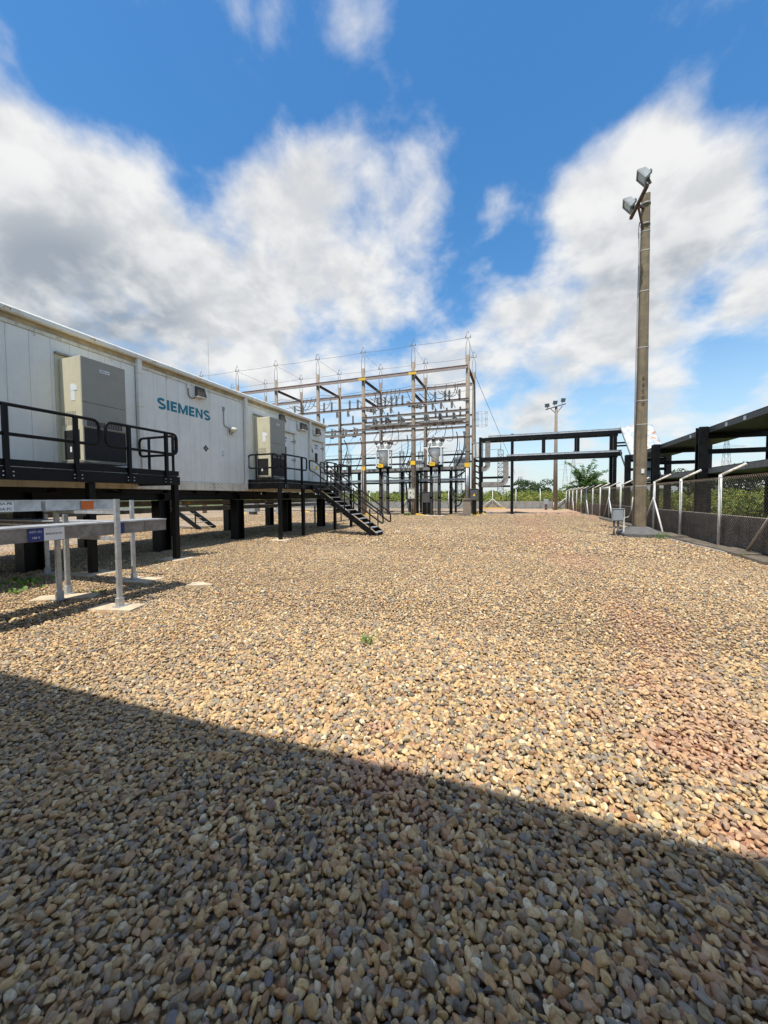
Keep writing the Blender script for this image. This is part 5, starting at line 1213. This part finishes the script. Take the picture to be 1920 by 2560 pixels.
thicket('leafy green shrubs beyond the far concrete wall', [(-45,12,53.4,58,110,1.4,2.3,330),(-60,16,57,68,130,1.8,2.7,260),(-80,30,66,84,120,2.0,3.1,180)], .12, LEAF, 2)
thicket('dark line of distant woodland on the horizon', [(-160,180,150,200,150,3.0,5.2,260),(-60,160,95,140,40,2.4,4.0,260)], .42, LEAFD, 3)
def tree(label, x, y, h, rad, seed, m, leaf=.12, nl=2600, name='tree', group=None):
    t_ = thing(name, label, 'tree', (x,y,-.06), group); rr = np.random.default_rng(seed); k = MB()
    k.tube([(x,y,-.06),(x+.1,y,h*.3),(x+.05,y+.1,h*.55)], [.16,.11,.07], 8); cs = []; rs = []; per = []
    for _ in range(11):
        a = rr.uniform(0,6.28); e = rr.uniform(.1,1.0); q = (x+math.cos(a)*rad*rr.uniform(.3,.85),y+math.sin(a)*rad*rr.uniform(.3,.85),h*(.45+.45*e))
        k.tube([(x+.06,y,h*.35),((x+q[0])/2,(y+q[1])/2,h*.5),q], [.06,.04,.015], 5); cs.append(q); s_ = rad*rr.uniform(.28,.5); rs.append((s_,s_,s_*.7)); per.append(nl//11)
    k.build('trunk', BARK, t_); P, N = clump_points(cs, rs, per, rr); leafmesh('crown', P, N, leaf, m, t_, .55, seed)
tree('dark round tree standing behind the shrubs beyond the trestle posts', atY(1718,48), 48, 4.6, 2.6, 11, LEAFD, .13)
tree('broad dark tree on the right beyond the chain link fence', atY(1815,44), 44, 4.0, 3.2, 12, LEAFD, .13)
tree('dark tree near the right end of the shrubs', atY(1900,40), 40, 4.4, 2.4, 13, LEAFD, .13)
tree('low bushy tree behind the far wall between gantry and bridge leg', atY(1330,75), 75, 4.6, 3.2, 14, LEAFD, .15)
# feathery tree near the corner of the fences
ftree = thing('feathery_tree', 'wispy green tree with drooping feathery branches at the fence corner', 'tree', (8.4,56,-.06)); rr = np.random.default_rng(21); k = MB(); Ps = []; Ns = []
k.tube([(8.4,56,-.06),(8.5,56,1.2),(8.6,56.1,2.4)], [.14,.11,.08], 8)
for b_ in range(60):
    a = rr.uniform(0,6.28); L = rr.uniform(1.5,4.1); el = rr.uniform(.05,1.15); z0 = rr.uniform(1.3,4.0)
    d = np.array([math.cos(a)*math.cos(el), math.sin(a)*math.cos(el)*.8, math.sin(el)]); p0 = np.array([8.55,56.05,z0])
    pts = [p0 + d*L*s + np.array([.25*s,0,-.5*s*s*L*.35]) for s in np.linspace(0,1,9)]
    k.tube([tuple(q) for q in pts], [.035*(1-.8*s)+.006 for s in np.linspace(0,1,9)], 4)
    for i in range(2, 9):
        for _ in range(12):
            q = pts[i] + rr.normal(size=3)*np.array([.14,.14,.10]); Ps.append(q); Ns.append(np.array([rr.normal()*.5,rr.normal()*.5,1]))
k.build('trunk', BARK, ftree); leafmesh('crown', np.array(Ps), np.array(Ns), .20, LEAFT, ftree, .28, 5)
# weeds between the stones
def weed(x, y, n, h, spread, label, broad=False, seed=0):
    rr = np.random.default_rng(seed); m = MB()
    for _ in range(n):
        a = rr.uniform(0,6.28); b = (x+rr.normal()*spread*.35, y+rr.normal()*spread*.35, 0); L = h*rr.uniform(.5,1.1); o = rr.uniform(.2,.9)
        tip = Vector((b[0]+math.cos(a)*L*o, b[1]+math.sin(a)*L*o, L*rr.uniform(.5,1))); w = (.03 if broad else .0045)*rr.uniform(.7,1.3)*(h/.12 if broad else 1)
        s_ = Vector((-math.sin(a),math.cos(a),0))*w; mid = Vector(b).lerp(tip,.55)+Vector((0,0,L*.22))
        B_ = Vector(b); q = [B_-s_*.3,B_+s_*.3,mid+s_,tip,mid-s_]; m._add(q, [(0,1,2,4),(4,2,3)])
    m.build('weed', GRASS, label=label, cat='weed', group='weeds between the stones')
weed(-1.51,3.74,60,.15,.16,'bright grass tuft alone in the middle of the sunlit pebbles',False,1)
weed(-1.08,3.52,12,.05,.07,'tiny pale sprout near the lone grass tuft',False,2)
weed(4.98,16.2,90,.34,.35,'grass clump at the corner of the lamp pole footing',False,3)
weed(-8.74,4.42,26,.16,.40,'broad leafed weeds in shade near the black building leg',True,4)
weed(-8.05,4.0,16,.11,.35,'low broad leafed weeds left of the tray posts',True,5)
weed(-8.9,4.0,20,.15,.4,'broad leafed weeds at the edge of the building shadow',True,8)
weed(-8.35,6.85,22,.09,.16,'small weed beside the platform leg pad',True,6)
weed(-8.9,31.3,60,.28,.5,'scrubby weeds at the foot of the cabinet post',True,7)
weed(-6.5,13.2,20,.16,.2,'thin weed below the stair rail',False,9)
weed(-7.4,12.0,14,.12,.2,'thin weed between the platform legs',False,10)
weed(-3.2,31.5,50,.2,.4,'low grass at the foot of the corner post',False,11)
weed(4.6,47.0,80,.35,.5,'grass clump at the foot of the far lamp pole',False,12)
weed(5.4,11.9,16,.14,.15,'small weed growing in the broken fence kerb',False,13)
weed(-6.6,4.35,14,.10,.15,'small weed in the shade under the trays',True,14)
